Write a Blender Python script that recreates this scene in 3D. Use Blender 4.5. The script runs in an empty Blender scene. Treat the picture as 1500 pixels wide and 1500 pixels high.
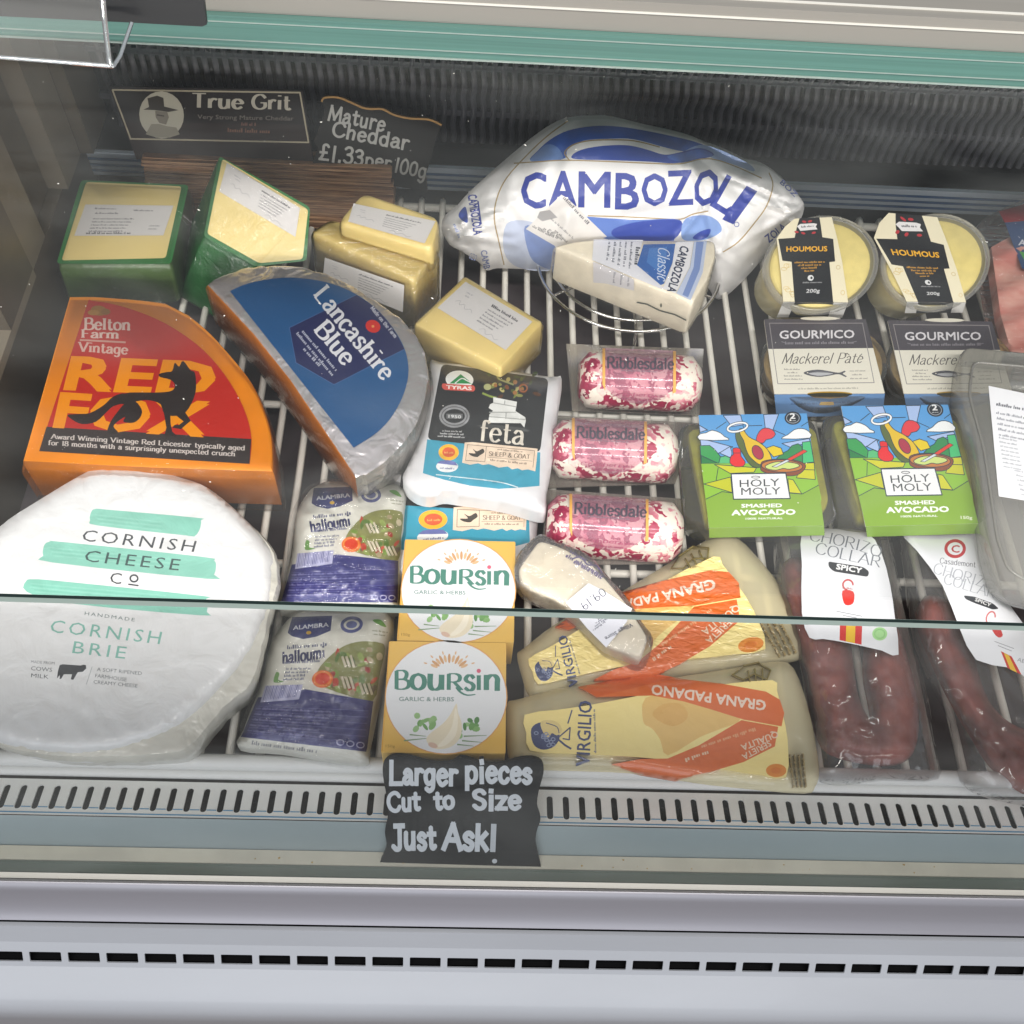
import bpy, bmesh, math, random
from mathutils import Vector, Matrix, noise
from mathutils.geometry import delaunay_2d_cdt
random.seed(7)
sc = bpy.context.scene
COL = sc.collection
# ------------------------------------------------------------------ camera
PITCH, YAW, ROLL = math.radians(58), math.radians(4.4), math.radians(5.6)
HEIGHT = 0.72
sp, cp, sy, cy = math.sin(PITCH), math.cos(PITCH), math.sin(YAW), math.cos(YAW)
FWD = Vector((sy*cp, cy*cp, -sp)); R0 = Vector((cy, -sy, 0)); U0 = R0.cross(FWD)
RGT = R0*math.cos(ROLL) + U0*math.sin(ROLL)
UPV = -R0*math.sin(ROLL) + U0*math.cos(ROLL)
CAM = -FWD*(HEIGHT/sp)
cd = bpy.data.cameras.new('camera'); cam = bpy.data.objects.new('camera', cd); COL.objects.link(cam)
m = Matrix.Identity(4)
for i, v in enumerate((RGT, UPV, -FWD)):
    for j in range(3): m[j][i] = v[j]
m.translation = CAM
cam.matrix_world = m
cd.sensor_width = 36; cd.lens = 36; cd.clip_start = 0.01; cd.clip_end = 60
sc.camera = cam
# ------------------------------------------------------------------ world and lamps
w = bpy.data.worlds.new('World'); sc.world = w; w.use_nodes = True
w.node_tree.nodes['Background'].inputs[0].default_value = (0.86, 0.92, 1.0, 1)
w.node_tree.nodes['Background'].inputs[1].default_value = 0.40
def area(name, loc, target, sx, sy_, power, col):
    l = bpy.data.lights.new(name, 'AREA'); l.shape = 'RECTANGLE'; l.size = sx; l.size_y = sy_; l.energy = power; l.color = col
    o = bpy.data.objects.new(name, l); COL.objects.link(o); o.location = loc
    o.rotation_euler = (Vector(target)-Vector(loc)).to_track_quat('-Z', 'Y').to_euler()
    return o
area('case_fill_light', (0.1, -0.178, 0.214), (0.1, 0.25, 0.13), 1.7, 0.010, 2.4, (1.0, 0.96, 0.9))  # added fill strip, unseen behind the pane edge, to brighten the wrapped cheese
area('ceiling_lamp', (0.15, -1.25, 2.5), (0.1, 0.0, 0), 3.2, 0.18, 80, (1.0, 0.97, 0.92))
area('shop_window_lamp', (-0.5, -2.6, 1.3), (0, -0.2, 0), 3.2, 1.8, 36, (0.89, 0.94, 1.0))
sc.view_settings.view_transform = 'Standard'; sc.view_settings.look = 'None'
sc.view_settings.exposure = -0.12; sc.view_settings.gamma = 1.0; sc.view_settings.use_curve_mapping = False
sc.render.engine = 'CYCLES'
sc.cycles.transparent_max_bounces = 24; sc.cycles.max_bounces = 8
# ------------------------------------------------------------------ helpers: pixels to points, planes, colours
def ray(px, py): return RGT*((px-750)/1500) + UPV*((750-py)/1500) + FWD
def at(px, py, z):
    d = ray(px, py); return CAM + d*((z-CAM.z)/d.z)
def aty(px, py, y):
    d = ray(px, py); return CAM + d*((y-CAM.y)/d.y)
def atx(px, py, x):
    d = ray(px, py); return CAM + d*((x-CAM.x)/d.x)
class Cyl:
    """a lying cylinder seen as a surface for its wrapper print"""
    def __init__(s, p, q, r):
        s.p = p; s.a = (q-p).normalized(); s.r = r; s.h = None; s.N = Vector((0, 0, 1))
    def __call__(s, px, py, lift=0.0):
        d = ray(px, py); o = CAM-s.p; dd = d-s.a*d.dot(s.a); oo = o-s.a*o.dot(s.a); r = s.r+lift
        A = dd.dot(dd); B = dd.dot(oo); Q = B*B-A*(oo.dot(oo)-r*r)
        return CAM+d*((-B-math.sqrt(max(0, Q)))/A)
class Surf:
    """a tilted plane through three (px, py, height) points, with an optional bulge"""
    def __init__(s, a, b, c, h=None):
        a, b, c = (v if isinstance(v, Vector) else at(*v) for v in (a, b, c))
        s.P = a; q, r = b, c; n = (q-s.P).cross(r-s.P).normalized()
        if n.dot(CAM-s.P) < 0: n = -n
        s.N = n; s.h = h
    def __call__(s, px, py, lift=0.0):
        hh = lift + (s.h(px, py) if s.h else 0.0)
        d = ray(px, py); o = s.P + s.N*hh
        return CAM + d*((o-CAM).dot(s.N)/d.dot(s.N))
def flat(z): return Surf((0, 0, z), (800, 0, z), (0, 800, z))
def lin(c): return c/12.92 if c <= 0.04045 else ((c+0.055)/1.055)**2.4
def C(h): 
    h = h.lstrip('#'); return tuple(lin(int(h[i:i+2], 16)/255) for i in (0, 2, 4))
def smooth(pts, n=6, closed=True):
    out = []; N = len(pts)
    for i in range(N if closed else N-1):
        p0 = pts[(i-1) % N] if closed or i > 0 else pts[i]; p1 = pts[i]; p2 = pts[(i+1) % N]
        p3 = pts[(i+2) % N] if closed or i+2 < N else pts[(i+1) % N]
        for k in range(n):
            t = k/n
            out.append(tuple(0.5*(2*p1[j]+(p2[j]-p0[j])*t+(2*p0[j]-5*p1[j]+4*p2[j]-p3[j])*t*t+(3*p1[j]-p0[j]-3*p2[j]+p3[j])*t**3) for j in (0, 1)))
    if not closed: out.append(tuple(pts[-1]))
    return out
def roundpoly(pts, r, n=4):
    out = []; N = len(pts)
    for i in range(N):
        p = Vector(pts[i][:2]); a = Vector(pts[i-1][:2])-p; b = Vector(pts[(i+1) % N][:2])-p
        k = min(r, a.length*0.45, b.length*0.45); a = p+a.normalized()*k; b = p+b.normalized()*k
        for j in range(n+1):
            t = j/n; q = a*(1-t)**2+p*2*t*(1-t)+b*t*t; out.append((q.x, q.y))
    return out
def ellipse(cx, cy_, rx, ry, rot=0, n=28, a0=0, a1=360):
    rot = math.radians(rot); o = []
    full = abs(a1-a0) >= 360
    for i in range(n if full else n+1):
        t = math.radians(a0+(a1-a0)*i/n); x = rx*math.cos(t); y = ry*math.sin(t)
        o.append((cx+x*math.cos(rot)-y*math.sin(rot), cy_+x*math.sin(rot)+y*math.cos(rot)))
    return o
def Z(ox, oy, s):
    def f(*p):
        if len(p) == 2 and not hasattr(p[0], '__len__'): return (ox+p[0]/s, oy+p[1]/s)
        p = p[0] if len(p) == 1 else p
        return [(ox+q[0]/s, oy+q[1]/s) for q in p]
    return f
def homog(src, dst):
    """projective map taking four points to four points (how one printed box lies beside its twin)"""
    import numpy as np
    A = []; B = []
    for (x, y), (u, v) in zip(src, dst):
        A += [[x, y, 1, 0, 0, 0, -u*x, -u*y], [0, 0, 0, x, y, 1, -v*x, -v*y]]; B += [u, v]
    h = np.linalg.solve(np.array(A, float), np.array(B, float))
    def f(p):
        w_ = h[6]*p[0]+h[7]*p[1]+1
        return ((h[0]*p[0]+h[1]*p[1]+h[2])/w_, (h[3]*p[0]+h[4]*p[1]+h[5])/w_)
    return f
def edge_dist(p, poly):
    best = 1e9; x, y = p; inside = False; N = len(poly)
    for i in range(N):
        x1, y1 = poly[i]; x2, y2 = poly[(i+1) % N]
        dx, dy = x2-x1, y2-y1; L = dx*dx+dy*dy or 1e-9
        t = max(0, min(1, ((x-x1)*dx+(y-y1)*dy)/L)); best = min(best, math.hypot(x-x1-t*dx, y-y1-t*dy))
        if (y1 > y) != (y2 > y) and x < (x2-x1)*(y-y1)/(y2-y1)+x1: inside = not inside
    return best if inside else 0.0
def bulge(poly, H, D, wr=0.0, wf=0.03, seed=0, flatb=0.0):
    """height of a stuffed packet over its outline, with creases"""
    def h(px, py):
        d = edge_dist((px, py), poly); t = min(1, d/D); v = H*math.sqrt(max(0, 1-(1-t)**2))
        if wr:
            a = noise.noise(Vector((px*wf, py*wf, seed))); b = noise.noise(Vector((px*wf*2.7, py*wf*2.7, seed+9)))
            v += wr*(abs(a)*1.4-0.4+b*0.45)*min(1, d/(0.35*D)+flatb)
        return v
    return h
# ------------------------------------------------------------------ materials
MATS = {}
def nodes(name):
    mt = bpy.data.materials.new(name); mt.use_nodes = True; MATS[name] = mt
    nt = mt.node_tree; return mt, nt, nt.nodes['Principled BSDF'], nt.nodes['Material Output']
def bump(nt, bs, scale, strength, dist=0.002, kind='noise', detail=4, stretch=None):
    tc = nt.nodes.new('ShaderNodeTexCoord'); src = tc.outputs['Object']
    if stretch:
        mp = nt.nodes.new('ShaderNodeMapping'); mp.inputs['Scale'].default_value = stretch[:3]
        if len(stretch) > 3: mp.inputs['Rotation'].default_value = (0, 0, stretch[3])
        nt.links.new(src, mp.inputs[0]); src = mp.outputs[0]
    if kind == 'noise':
        t = nt.nodes.new('ShaderNodeTexNoise'); t.inputs['Detail'].default_value = detail; out = t.outputs[0]
        t.inputs['Distortion'].default_value = 0.6
    else:
        t = nt.nodes.new('ShaderNodeTexVoronoi'); t.feature = 'F1'; out = t.outputs['Distance']
    t.inputs['Scale'].default_value = scale; nt.links.new(src, t.inputs['Vector'])
    b = nt.nodes.new('ShaderNodeBump'); b.inputs['Strength'].default_value = strength; b.inputs['Distance'].default_value = dist
    nt.links.new(out, b.inputs['Height']); nt.links.new(b.outputs[0], bs.inputs['Normal'] if hasattr(bs, 'inputs') else bs)
    return b
def printed(name, rough=0.45, coat=0.0, bs=None, sheen=0.0):
    mt, nt, p, o = nodes(name)
    a = nt.nodes.new('ShaderNodeAttribute'); a.attribute_name = 'Col'
    nt.links.new(a.outputs['Color'], p.inputs['Base Color']); p.inputs['Roughness'].default_value = rough
    p.inputs['Coat Weight'].default_value = coat; p.inputs['Coat Roughness'].default_value = 0.06
    if bs:
        b = bump(nt, p, *bs)
        if coat: nt.links.new(b.outputs[0], p.inputs['Coat Normal'])
    return mt
def plain(name, col, rough=0.5, metal=0.0, bs=None, var=None, coat=0.0, spec=0.5, sss=0.0, col2=None):
    mt, nt, p, o = nodes(name); c = C(col)
    p.inputs['Base Color'].default_value = (*c, 1); p.inputs['Roughness'].default_value = rough
    p.inputs['Metallic'].default_value = metal; p.inputs['Coat Weight'].default_value = coat; p.inputs['Coat Roughness'].default_value = 0.07
    p.inputs['Specular IOR Level'].default_value = spec
    if sss:
        p.inputs['Subsurface Weight'].default_value = sss; p.inputs['Subsurface Radius'].default_value = (0.006, 0.004, 0.002); p.inputs['Subsurface Scale'].default_value = 1.0
    if var:
        tc = nt.nodes.new('ShaderNodeTexCoord'); t = nt.nodes.new('ShaderNodeTexNoise'); t.inputs['Scale'].default_value = var[0]; t.inputs['Detail'].default_value = 6
        r = nt.nodes.new('ShaderNodeValToRGB'); c2 = C(col2) if col2 else tuple(v*(1-var[1]) for v in c)
        r.color_ramp.elements[0].color = (*c2, 1); r.color_ramp.elements[1].color = (*c, 1)
        r.color_ramp.elements[0].position = 0.35; r.color_ramp.elements[1].position = 0.62
        if len(var) > 2:
            mp = nt.nodes.new('ShaderNodeMapping'); mp.inputs['Scale'].default_value = var[2]
            nt.links.new(tc.outputs['Object'], mp.inputs[0]); nt.links.new(mp.outputs[0], t.inputs['Vector'])
        else: nt.links.new(tc.outputs['Object'], t.inputs['Vector'])
        nt.links.new(t.outputs[0], r.inputs[0]); nt.links.new(r.outputs[0], p.inputs['Base Color'])
    if bs:
        b = bump(nt, p, *bs)
        if coat: nt.links.new(b.outputs[0], p.inputs['Coat Normal'])
    return mt
def film(name, tint='#ffffff', gloss=0.10, base=0.06, rough=0.06, bs=None, milk=0.0, milkcol='#e8e4dc', smear_veil=0):
    """thin clear plastic: a transparent sheet with a clear-coat reflection and a little milkiness"""
    mt, nt, p, o = nodes(name); nt.nodes.remove(p)
    tr = nt.nodes.new('ShaderNodeBsdfTransparent'); tr.inputs[0].default_value = (*C(tint), 1)
    gl = nt.nodes.new('ShaderNodeBsdfGlossy'); gl.inputs['Roughness'].default_value = rough
    fr = nt.nodes.new('ShaderNodeFresnel'); fr.inputs['IOR'].default_value = 1.46
    ad = nt.nodes.new('ShaderNodeMath'); ad.operation = 'MULTIPLY_ADD'; ad.inputs[1].default_value = gloss*10; ad.inputs[2].default_value = base-0.04
    ad.use_clamp = True; nt.links.new(fr.outputs[0], ad.inputs[0])
    first = tr.outputs[0]
    if milk:
        df = nt.nodes.new('ShaderNodeBsdfDiffuse'); df.inputs[0].default_value = (*C(milkcol), 1)
        mx0 = nt.nodes.new('ShaderNodeMixShader'); mx0.inputs[0].default_value = milk
        nt.links.new(tr.outputs[0], mx0.inputs[1]); nt.links.new(df.outputs[0], mx0.inputs[2]); first = mx0.outputs[0]
    if smear_veil:
        tc = nt.nodes.new('ShaderNodeTexCoord'); mp = nt.nodes.new('ShaderNodeMapping'); mp.inputs['Scale'].default_value = (3, 9, 9); mp.inputs['Rotation'].default_value = (0.3, 0.2, 0.5)
        nz = nt.nodes.new('ShaderNodeTexNoise'); nz.inputs['Scale'].default_value = 1.4; nz.inputs['Detail'].default_value = 7; nz.inputs['Distortion'].default_value = 1.2
        mr = nt.nodes.new('ShaderNodeMapRange'); mr.inputs['From Min'].default_value = 0.38; mr.inputs['From Max'].default_value = 0.75; mr.inputs['To Min'].default_value = milk*0.4; mr.inputs['To Max'].default_value = milk*smear_veil
        nt.links.new(tc.outputs['Object'], mp.inputs[0]); nt.links.new(mp.outputs[0], nz.inputs['Vector']); nt.links.new(nz.outputs[0], mr.inputs[0]); nt.links.new(mr.outputs[0], mx0.inputs[0])
    mx = nt.nodes.new('ShaderNodeMixShader'); nt.links.new(ad.outputs[0], mx.inputs[0])
    nt.links.new(first, mx.inputs[1]); nt.links.new(gl.outputs[0], mx.inputs[2]); nt.links.new(mx.outputs[0], o.inputs[0])
    if bs:
        bump(nt, gl, *bs)
    return mt
printed('paper_print', 0.55)
printed('card_print', 0.34, bs=(60, 0.06, 0.001))
printed('gloss_print', 0.30, coat=0.25, bs=(55, 0.22, 0.003))
printed('pouch_print', 0.34, coat=0.45, bs=(42, 0.45, 0.004))
printed('shiny_print', 0.4, coat=0.8, bs=(45, 0.3, 0.003))
printed('wrinkled_print', 0.4, coat=1.0, bs=(110, 0.7, 0.0035, 'noise', 2, (0.7, 1.5, 1, 0.4)))
printed('crumpled_print', 0.42, coat=0.3, bs=(60, 0.25, 0.003))
printed('chalkboard_print', 0.6, bs=(160, 0.08, 0.001)).node_tree.nodes['Principled BSDF'].inputs['Specular IOR Level'].default_value = 0.15
plain('yellow_cheese', '#eed58a', 0.42, var=(30, 0.10), bs=(220, 0.12, 0.001), coat=0.25, sss=0.1)
plain('pale_cheese', '#f1e6cf', 0.5, var=(55, 0.14), bs=(110, 0.45, 0.0016), coat=0.15)
plain('green_wax', '#2a6a36', 0.4, var=(25, 0.5), bs=(60, 0.4, 0.003), coat=0.4)
plain('dark_green_wax', '#46602c', 0.45, var=(22, 0.35), bs=(50, 0.4, 0.003), coat=0.5)
plain('orange_cheese', '#f2910a', 0.4, var=(25, 0.12), bs=(120, 0.1, 0.001), coat=0.3, sss=0.1)
plain('rust_cheese', '#c0701c', 0.45, var=(28, 0.22), bs=(70, 0.25, 0.002), coat=0.4)
plain('silver_foil', '#ece6e6', 0.27, metal=0.7, bs=(52, 0.9, 0.005, 'noise', 2))
plain('dull_foil', '#c9c5c0', 0.3, metal=0.85, bs=(48, 0.9, 0.006))
plain('brie_paper', '#e2e1df', 0.4, coat=0.35, bs=(45, 0.35, 0.003))
plain('brie_wrap', '#d6d3c8', 0.35, coat=0.5, var=(20, 0.18), bs=(30, 0.9, 0.006, 'noise', 3, (1, 1, 0.3)))
plain('white_wire', '#ebe7dd', 0.38, var=(40, 0.1))
plain('chrome_wire', '#d8d6d2', 0.18, metal=1.0)
plain('white_plastic', '#e2e2e0', 0.35)
plain('white_pouch', '#dcdbdc', 0.3, coat=0.4, bs=(40, 0.3, 0.003))
plain('cream_card', '#ddd6c6', 0.55)
plain('gold_card', '#e4bd68', 0.45)
plain('blue_card', '#5f80aa', 0.5)
plain('tub_cream', '#ead99c', 0.4, coat=0.3)
plain('houmous_paste', '#ecd889', 0.5, var=(90, 0.10), bs=(160, 0.25, 0.001))
plain('pate_paste', '#c9a45a', 0.5, var=(60, 0.3), bs=(100, 0.3, 0.002))
plain('guacamole', '#bdb836', 0.45, var=(70, 0.25), bs=(120, 0.3, 0.002), coat=0.3)
plain('chorizo_meat', '#9f4a3e', 0.5, var=(32, 0.4), bs=(40, 0.4, 0.003), coat=0.35, col2='#743530')
plain('ham_meat', '#cf8378', 0.45, var=(22, 0.3, (1, 3, 1)), coat=0.4, bs=(40, 0.4, 0.003), col2='#e0b0a2')
plain('cabinet_white', '#a6a8ae', 0.3, var=(9, 0.06, (0.5, 1, 2)), coat=0.2)
plain('mauve_metal', '#918f96', 0.34, metal=0.25, var=(4, 0.08, (0.3, 8, 8)))
plain('grille_white', '#f2f2ee', 0.38, var=(25, 0.08))
plain('duct_grey', '#9dabae', 0.4, var=(5, 0.1))
plain('ledge_cream', '#e4dfcd', 0.45, var=(30, 0.14))
plain('seal_green', '#7b877e', 0.25, coat=0.5)
plain('edge_dark', '#1f302e', 0.3)
plain('edge_light', '#a4b3ac', 0.3)
plain('glass_green', '#658f85', 0.25, coat=0.35, var=(3, 0.22, (0.5, 1, 160)))
plain('top_grey', '#9b968e', 0.4, var=(3, 0.12, (0.2, 30, 1)))
plain('line_white', '#ece8de', 0.3)
plain('blue_line', '#4f93bd', 0.4)
plain('navy_line', '#2c5a8e', 0.4)
plain('silver_rail', '#c3cfdd', 0.3)
plain('rib_black', '#3d3d43', 0.34, var=(30, 0.3))
plain('void_black', '#0b0b0d', 0.8, spec=0.1)
plain('well_dark', '#5f5659', 0.35, var=(8, 0.25))
plain('olive_panel', '#574d3f', 0.4, var=(10, 0.3))
plain('olive_pale', '#786e5e', 0.4, var=(12, 0.2))
plain('wood_tan', '#a9824c', 0.5, var=(8, 0.3))
plain('floor_brown', '#5a4638', 0.6, var=(5, 0.3))
film('pane', '#fdfdfd', gloss=0.05, base=0.042, rough=0.02, milk=0.014, milkcol='#cfd2cf', smear_veil=4.0)  # dust smears plus a veil of room reflections, mixed in as milky colour
film('pink_film', '#f6dbe3', gloss=0.08, base=0.045, rough=0.1, milk=0.24, milkcol='#e4b2c8')
plain('black_card', '#202124', 0.42)
plain('board_edge', '#b28b55', 0.6)
film('clear_film', gloss=0.06, base=0.035, rough=0.07, bs=(38, 0.7, 0.004, 'noise', 3))
film('wrinkled_film', gloss=0.06, base=0.04, rough=0.09, bs=(75, 1.0, 0.004, 'noise', 4))
film('creased_film', gloss=0.08, base=0.045, rough=0.08, bs=(55, 1.0, 0.006, 'noise', 3, (0.35, 2.2, 1, 0.5)))
film('clear_tray', '#f8f8f6', gloss=0.10, base=0.045, rough=0.08, milk=0.07, milkcol='#d8d4cc')
film('flange_plastic', '#f2f2ee', gloss=0.12, base=0.05, rough=0.15, milk=0.34, milkcol='#b9b0a8')
film('milky_tray', '#eeeeea', gloss=0.12, base=0.05, rough=0.18, milk=0.28, milkcol='#c9c6c0')
film('amber_film', '#faf2d2', gloss=0.12, base=0.05, rough=0.09, bs=(45, 0.8, 0.004, 'noise', 3), milk=0.58, milkcol='#f0e4bd')
film('bag_film', gloss=0.16, base=0.06, rough=0.06, bs=(24, 0.9, 0.010, 'noise', 2, (1.6, 0.5, 1, 0.3)), milk=0.10, milkcol='#b9b4b0')
film('cling_white', gloss=0.12, base=0.06, rough=0.10, bs=(70, 1.0, 0.005, 'noise', 4), milk=0.10, milkcol='#f4f0f2')
film('frosted_tub', '#f6f0dc', gloss=0.10, base=0.045, rough=0.12, milk=0.42, milkcol='#ddd3a8')
film('shiny_film', gloss=0.22, base=0.08, rough=0.05, bs=(85, 1.0, 0.005, 'noise', 3, (0.5, 1.8, 1, 0.4)))
film('acrylic', '#f0f2f2', gloss=0.02, base=0.05, rough=0.25, milk=0.10, milkcol='#c8c8c4')
film('acrylic_edge', '#e8eef0', gloss=0.3, base=0.35, rough=0.1, milk=0.4, milkcol='#e8eef2')
# ------------------------------------------------------------------ building objects
def thing(name, label, cat, loc, group=None):
    o = bpy.data.objects.new(name, None); o.empty_display_size = 0.02; COL.objects.link(o)
    o.location = loc; o['label'] = label; o['category'] = cat
    if group: o['group'] = group
    return o
def wloc(o):
    l = Vector((0, 0, 0))
    while o: l = l + o.location; o = o.parent
    return l
def link(name, verts, faces, mats, parent=None, cols=None, fm=None, sm=None, kind=None, label=None):
    base = wloc(parent) if parent else Vector((0, 0, 0))
    me = bpy.data.meshes.new(name); me.from_pydata([tuple(Vector(v)-base) for v in verts], [], faces)
    for mm in (mats if isinstance(mats, (list, tuple)) else [mats]): me.materials.append(MATS[mm])
    if cols:
        ca = me.color_attributes.new('Col', 'FLOAT_COLOR', 'CORNER'); buf = []
        for f, c in zip(me.polygons, cols): buf += [c[0], c[1], c[2], 1.0]*f.loop_total
        ca.data.foreach_set('color', buf)
    if fm:
        for f, k in zip(me.polygons, fm): f.material_index = k
    if sm is not None:
        me.polygons.foreach_set('use_smooth', [True]*len(me.polygons))
        me.set_sharp_from_angle(angle=math.radians(sm))
    me.update()
    o = bpy.data.objects.new(name, me); COL.objects.link(o)
    if parent: o.parent = parent
    if kind: o['kind'] = kind
    if label: o['label'] = label
    return o
class MB:
    def __init__(s): s.v = []; s.f = []; s.m = []; s.cur = 0
    def add(s, v, f):
        n = len(s.v); s.v += [Vector(q) for q in v]; s.f += [tuple(n+i for i in q) for q in f]; s.m += [s.cur]*len(f)
    def box(s, a, b):
        (x0, y0, z0), (x1, y1, z1) = a, b
        s.add([(x0, y0, z0), (x1, y0, z0), (x1, y1, z0), (x0, y1, z0), (x0, y0, z1), (x1, y0, z1), (x1, y1, z1), (x0, y1, z1)],
              [(0, 3, 2, 1), (4, 5, 6, 7), (0, 1, 5, 4), (1, 2, 6, 5), (2, 3, 7, 6), (3, 0, 4, 7)])
    def tube(s, pts, r, n=8, closed=False, cap=True):
        pts = [Vector(p) for p in pts]; N = len(pts); vs = []; fs = []
        rad = r if hasattr(r, '__len__') else [r]*N
        prev = None
        for i, p in enumerate(pts):
            a = pts[i-1] if (i or closed) else p; b = pts[(i+1) % N] if (i+1 < N or closed) else p
            t = (b-a).normalized()
            if prev is None: prev = t.orthogonal().normalized()
            u = (prev-t*prev.dot(t)).normalized(); prev = u; v = t.cross(u)
            for k in range(n): vs.append(p+(u*math.cos(2*math.pi*k/n)+v*math.sin(2*math.pi*k/n))*rad[i])
        for i in range(N if closed else N-1):
            j = (i+1) % N
            for k in range(n): fs.append((i*n+k, i*n+(k+1) % n, j*n+(k+1) % n, j*n+k))
        if cap and not closed: fs += [tuple(range(n))[::-1], tuple((N-1)*n+k for k in range(n))]
        s.add(vs, fs)
    def extrude_x(s, prof, x0, x1, closed=False):
        n = len(prof); vs = [(x0, y, z) for y, z in prof]+[(x1, y, z) for y, z in prof]
        fs = [(i, (i+1) % n, n+(i+1) % n, n+i) for i in range(n if closed else n-1)]
        if closed: fs += [tuple(range(n))[::-1], tuple(range(n, 2*n))]
        s.add(vs, fs)
    def rings(s, rings, cap0=True, cap1=True):
        n = len(rings[0]); vs = [p for r in rings for p in r]; fs = []
        for i in range(len(rings)-1):
            for k in range(n): fs.append((i*n+k, i*n+(k+1) % n, (i+1)*n+(k+1) % n, (i+1)*n+k))
        if cap0: fs.append(tuple(range(n))[::-1])
        if cap1: fs.append(tuple((len(rings)-1)*n+k for k in range(n)))
        s.add(vs, fs)
    def build(s, name, mats, parent=None, sm=35, **k):
        return link(name, s.v, s.f, mats, parent, fm=s.m, sm=sm, **k)
def fixn(o):
    bm = bmesh.new(); bm.from_mesh(o.data); bmesh.ops.recalc_face_normals(bm, faces=bm.faces); bm.to_mesh(o.data); bm.free(); return o
def slab(name, mats, parent, outline, surf, thick, r=0.003, down=None, sidemat=0, taper=0.0, sm=40, label=None, cut=None):
    """a block whose top face has this outline on the plane `surf`; sides run down `thick`"""
    T = [surf(*p) for p in outline]; c = sum(T, Vector())/len(T); D = Vector(down) if down else -surf.N
    ins = lambda q, k: q+(c-q).normalized()*k
    rr = [[ins(q, r) for q in T], [ins(q, r*0.3)+D*r*0.3 for q in T], [q+D*r for q in T],
          [ins(q, taper*0.9)+D*(thick-r) for q in T], [ins(q, taper+r)+D*thick for q in T]]
    b = MB(); b.rings(rr); n = len(T)
    if sidemat: b.m = [0 if (i < n) else sidemat for i in range(len(b.f))]; b.m[-2] = 0
    if cut:
        for k in range(n):
            if k in cut:
                for i in range(1, 4): b.m[i*n+k] = cut[k]
    o = b.build(name, mats, parent, sm=sm, label=label)
    return fixn(o)
# ------------------------------------------------------------------ lettering: a pen-stroke alphabet and the built-in sans
G = {}
def _g(ch, adv, *strokes): G[ch] = (adv, strokes)
# capital height 1, x height .66; a leading '~' marks a curved stroke
_g('A', .78, '0 0 .39 1', '.39 1 .78 0', '.14 .36 .64 .36'); _g('B', .66, '.08 0 .08 1', '~.08 1 .4 1 .55 .85 .5 .6 .34 .53 .08 .53', '~.08 .53 .4 .53 .64 .4 .62 .12 .4 0 .08 0')
_g('C', .76, '~.72 .8 .58 .97 .38 1 .14 .85 .04 .5 .14 .15 .38 0 .6 .04 .74 .22'); _g('D', .76, '.08 0 .08 1', '~.08 1 .4 .99 .68 .8 .74 .5 .68 .2 .4 .01 .08 0')
_g('E', .6, '.08 0 .08 1', '.08 1 .58 1', '.08 .53 .48 .53', '.08 0 .6 0'); _g('F', .58, '.08 0 .08 1', '.08 1 .58 1', '.08 .52 .46 .52')
_g('G', .8, '~.72 .8 .56 .98 .36 1 .14 .85 .04 .5 .14 .15 .38 0 .6 .05 .72 .2 .72 .42', '.46 .44 .8 .44'); _g('H', .76, '.08 0 .08 1', '.68 0 .68 1', '.08 .52 .68 .52')
_g('I', .26, '.13 0 .13 1'); _g('J', .5, '~.38 1 .38 .3 .34 .06 .18 0 .04 .12', '.16 1 .56 1'); _g('K', .7, '.08 0 .08 1', '.62 1 .08 .4', '.26 .58 .68 0')
_g('L', .6, '.08 1 .08 0', '.08 0 .6 0'); _g('M', .9, '.06 0 .12 1', '.12 1 .45 .1', '.45 .1 .78 1', '.78 1 .84 0'); _g('N', .78, '.08 0 .08 1', '.08 1 .7 0', '.7 0 .7 1')
_g('O', .82, '~.41 1 .15 .88 .04 .5 .15 .12 .41 0 .67 .12 .78 .5 .67 .88 .41 1'); _g('P', .62, '.08 0 .08 1', '~.08 1 .4 1 .6 .86 .58 .58 .38 .46 .08 .46')
_g('R', .7, '.08 0 .08 1', '~.08 1 .4 1 .58 .86 .56 .6 .36 .5 .08 .5', '.32 .5 .68 0'); _g('S', .6, '~.54 .84 .42 .98 .24 1 .08 .86 .1 .66 .3 .54 .5 .42 .56 .22 .44 .04 .24 0 .06 .16')
_g('T', .7, '.35 0 .35 1', '.02 1 .68 1'); _g('V', .76, '.02 1 .38 0', '.38 0 .74 1'); _g('W', 1.05, '.02 1 .28 0', '.28 0 .52 .9', '.52 .9 .76 0', '.76 0 1.02 1'); _g('Y', .7, '.02 1 .35 .5', '.68 1 .35 .5', '.35 .5 .35 0')
_g('Z', .66, '.06 1 .6 1', '.6 1 .04 0', '.04 0 .62 0'); _g('X', .72, '.04 1 .68 0', '.66 1 .04 0'); _g('U', .76, '~.08 1 .08 .35 .18 .05 .38 0 .58 .05 .68 .35 .68 1'); _g('Q', .82, '~.41 1 .15 .88 .04 .5 .15 .12 .41 0 .67 .12 .78 .5 .67 .88 .41 1', '.5 .25 .76 -.08')
_g('a', .52, '~.08 .52 .18 .65 .34 .63 .42 .48 .42 .2 .44 .04 .52 .0', '~.42 .4 .22 .36 .06 .24 .06 .08 .18 0 .32 .05 .42 .2'); _g('b', .56, '.08 1 .08 .02', '~.08 .46 .2 .64 .36 .64 .5 .48 .5 .18 .36 .01 .2 .02 .08 .18')
_g('c', .48, '~.44 .52 .34 .65 .2 .64 .06 .48 .06 .18 .2 0 .34 .02 .45 .14'); _g('d', .58, '.48 1 .48 0', '~.48 .46 .36 .64 .2 .64 .06 .48 .06 .18 .2 .01 .36 .02 .48 .18')
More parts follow.
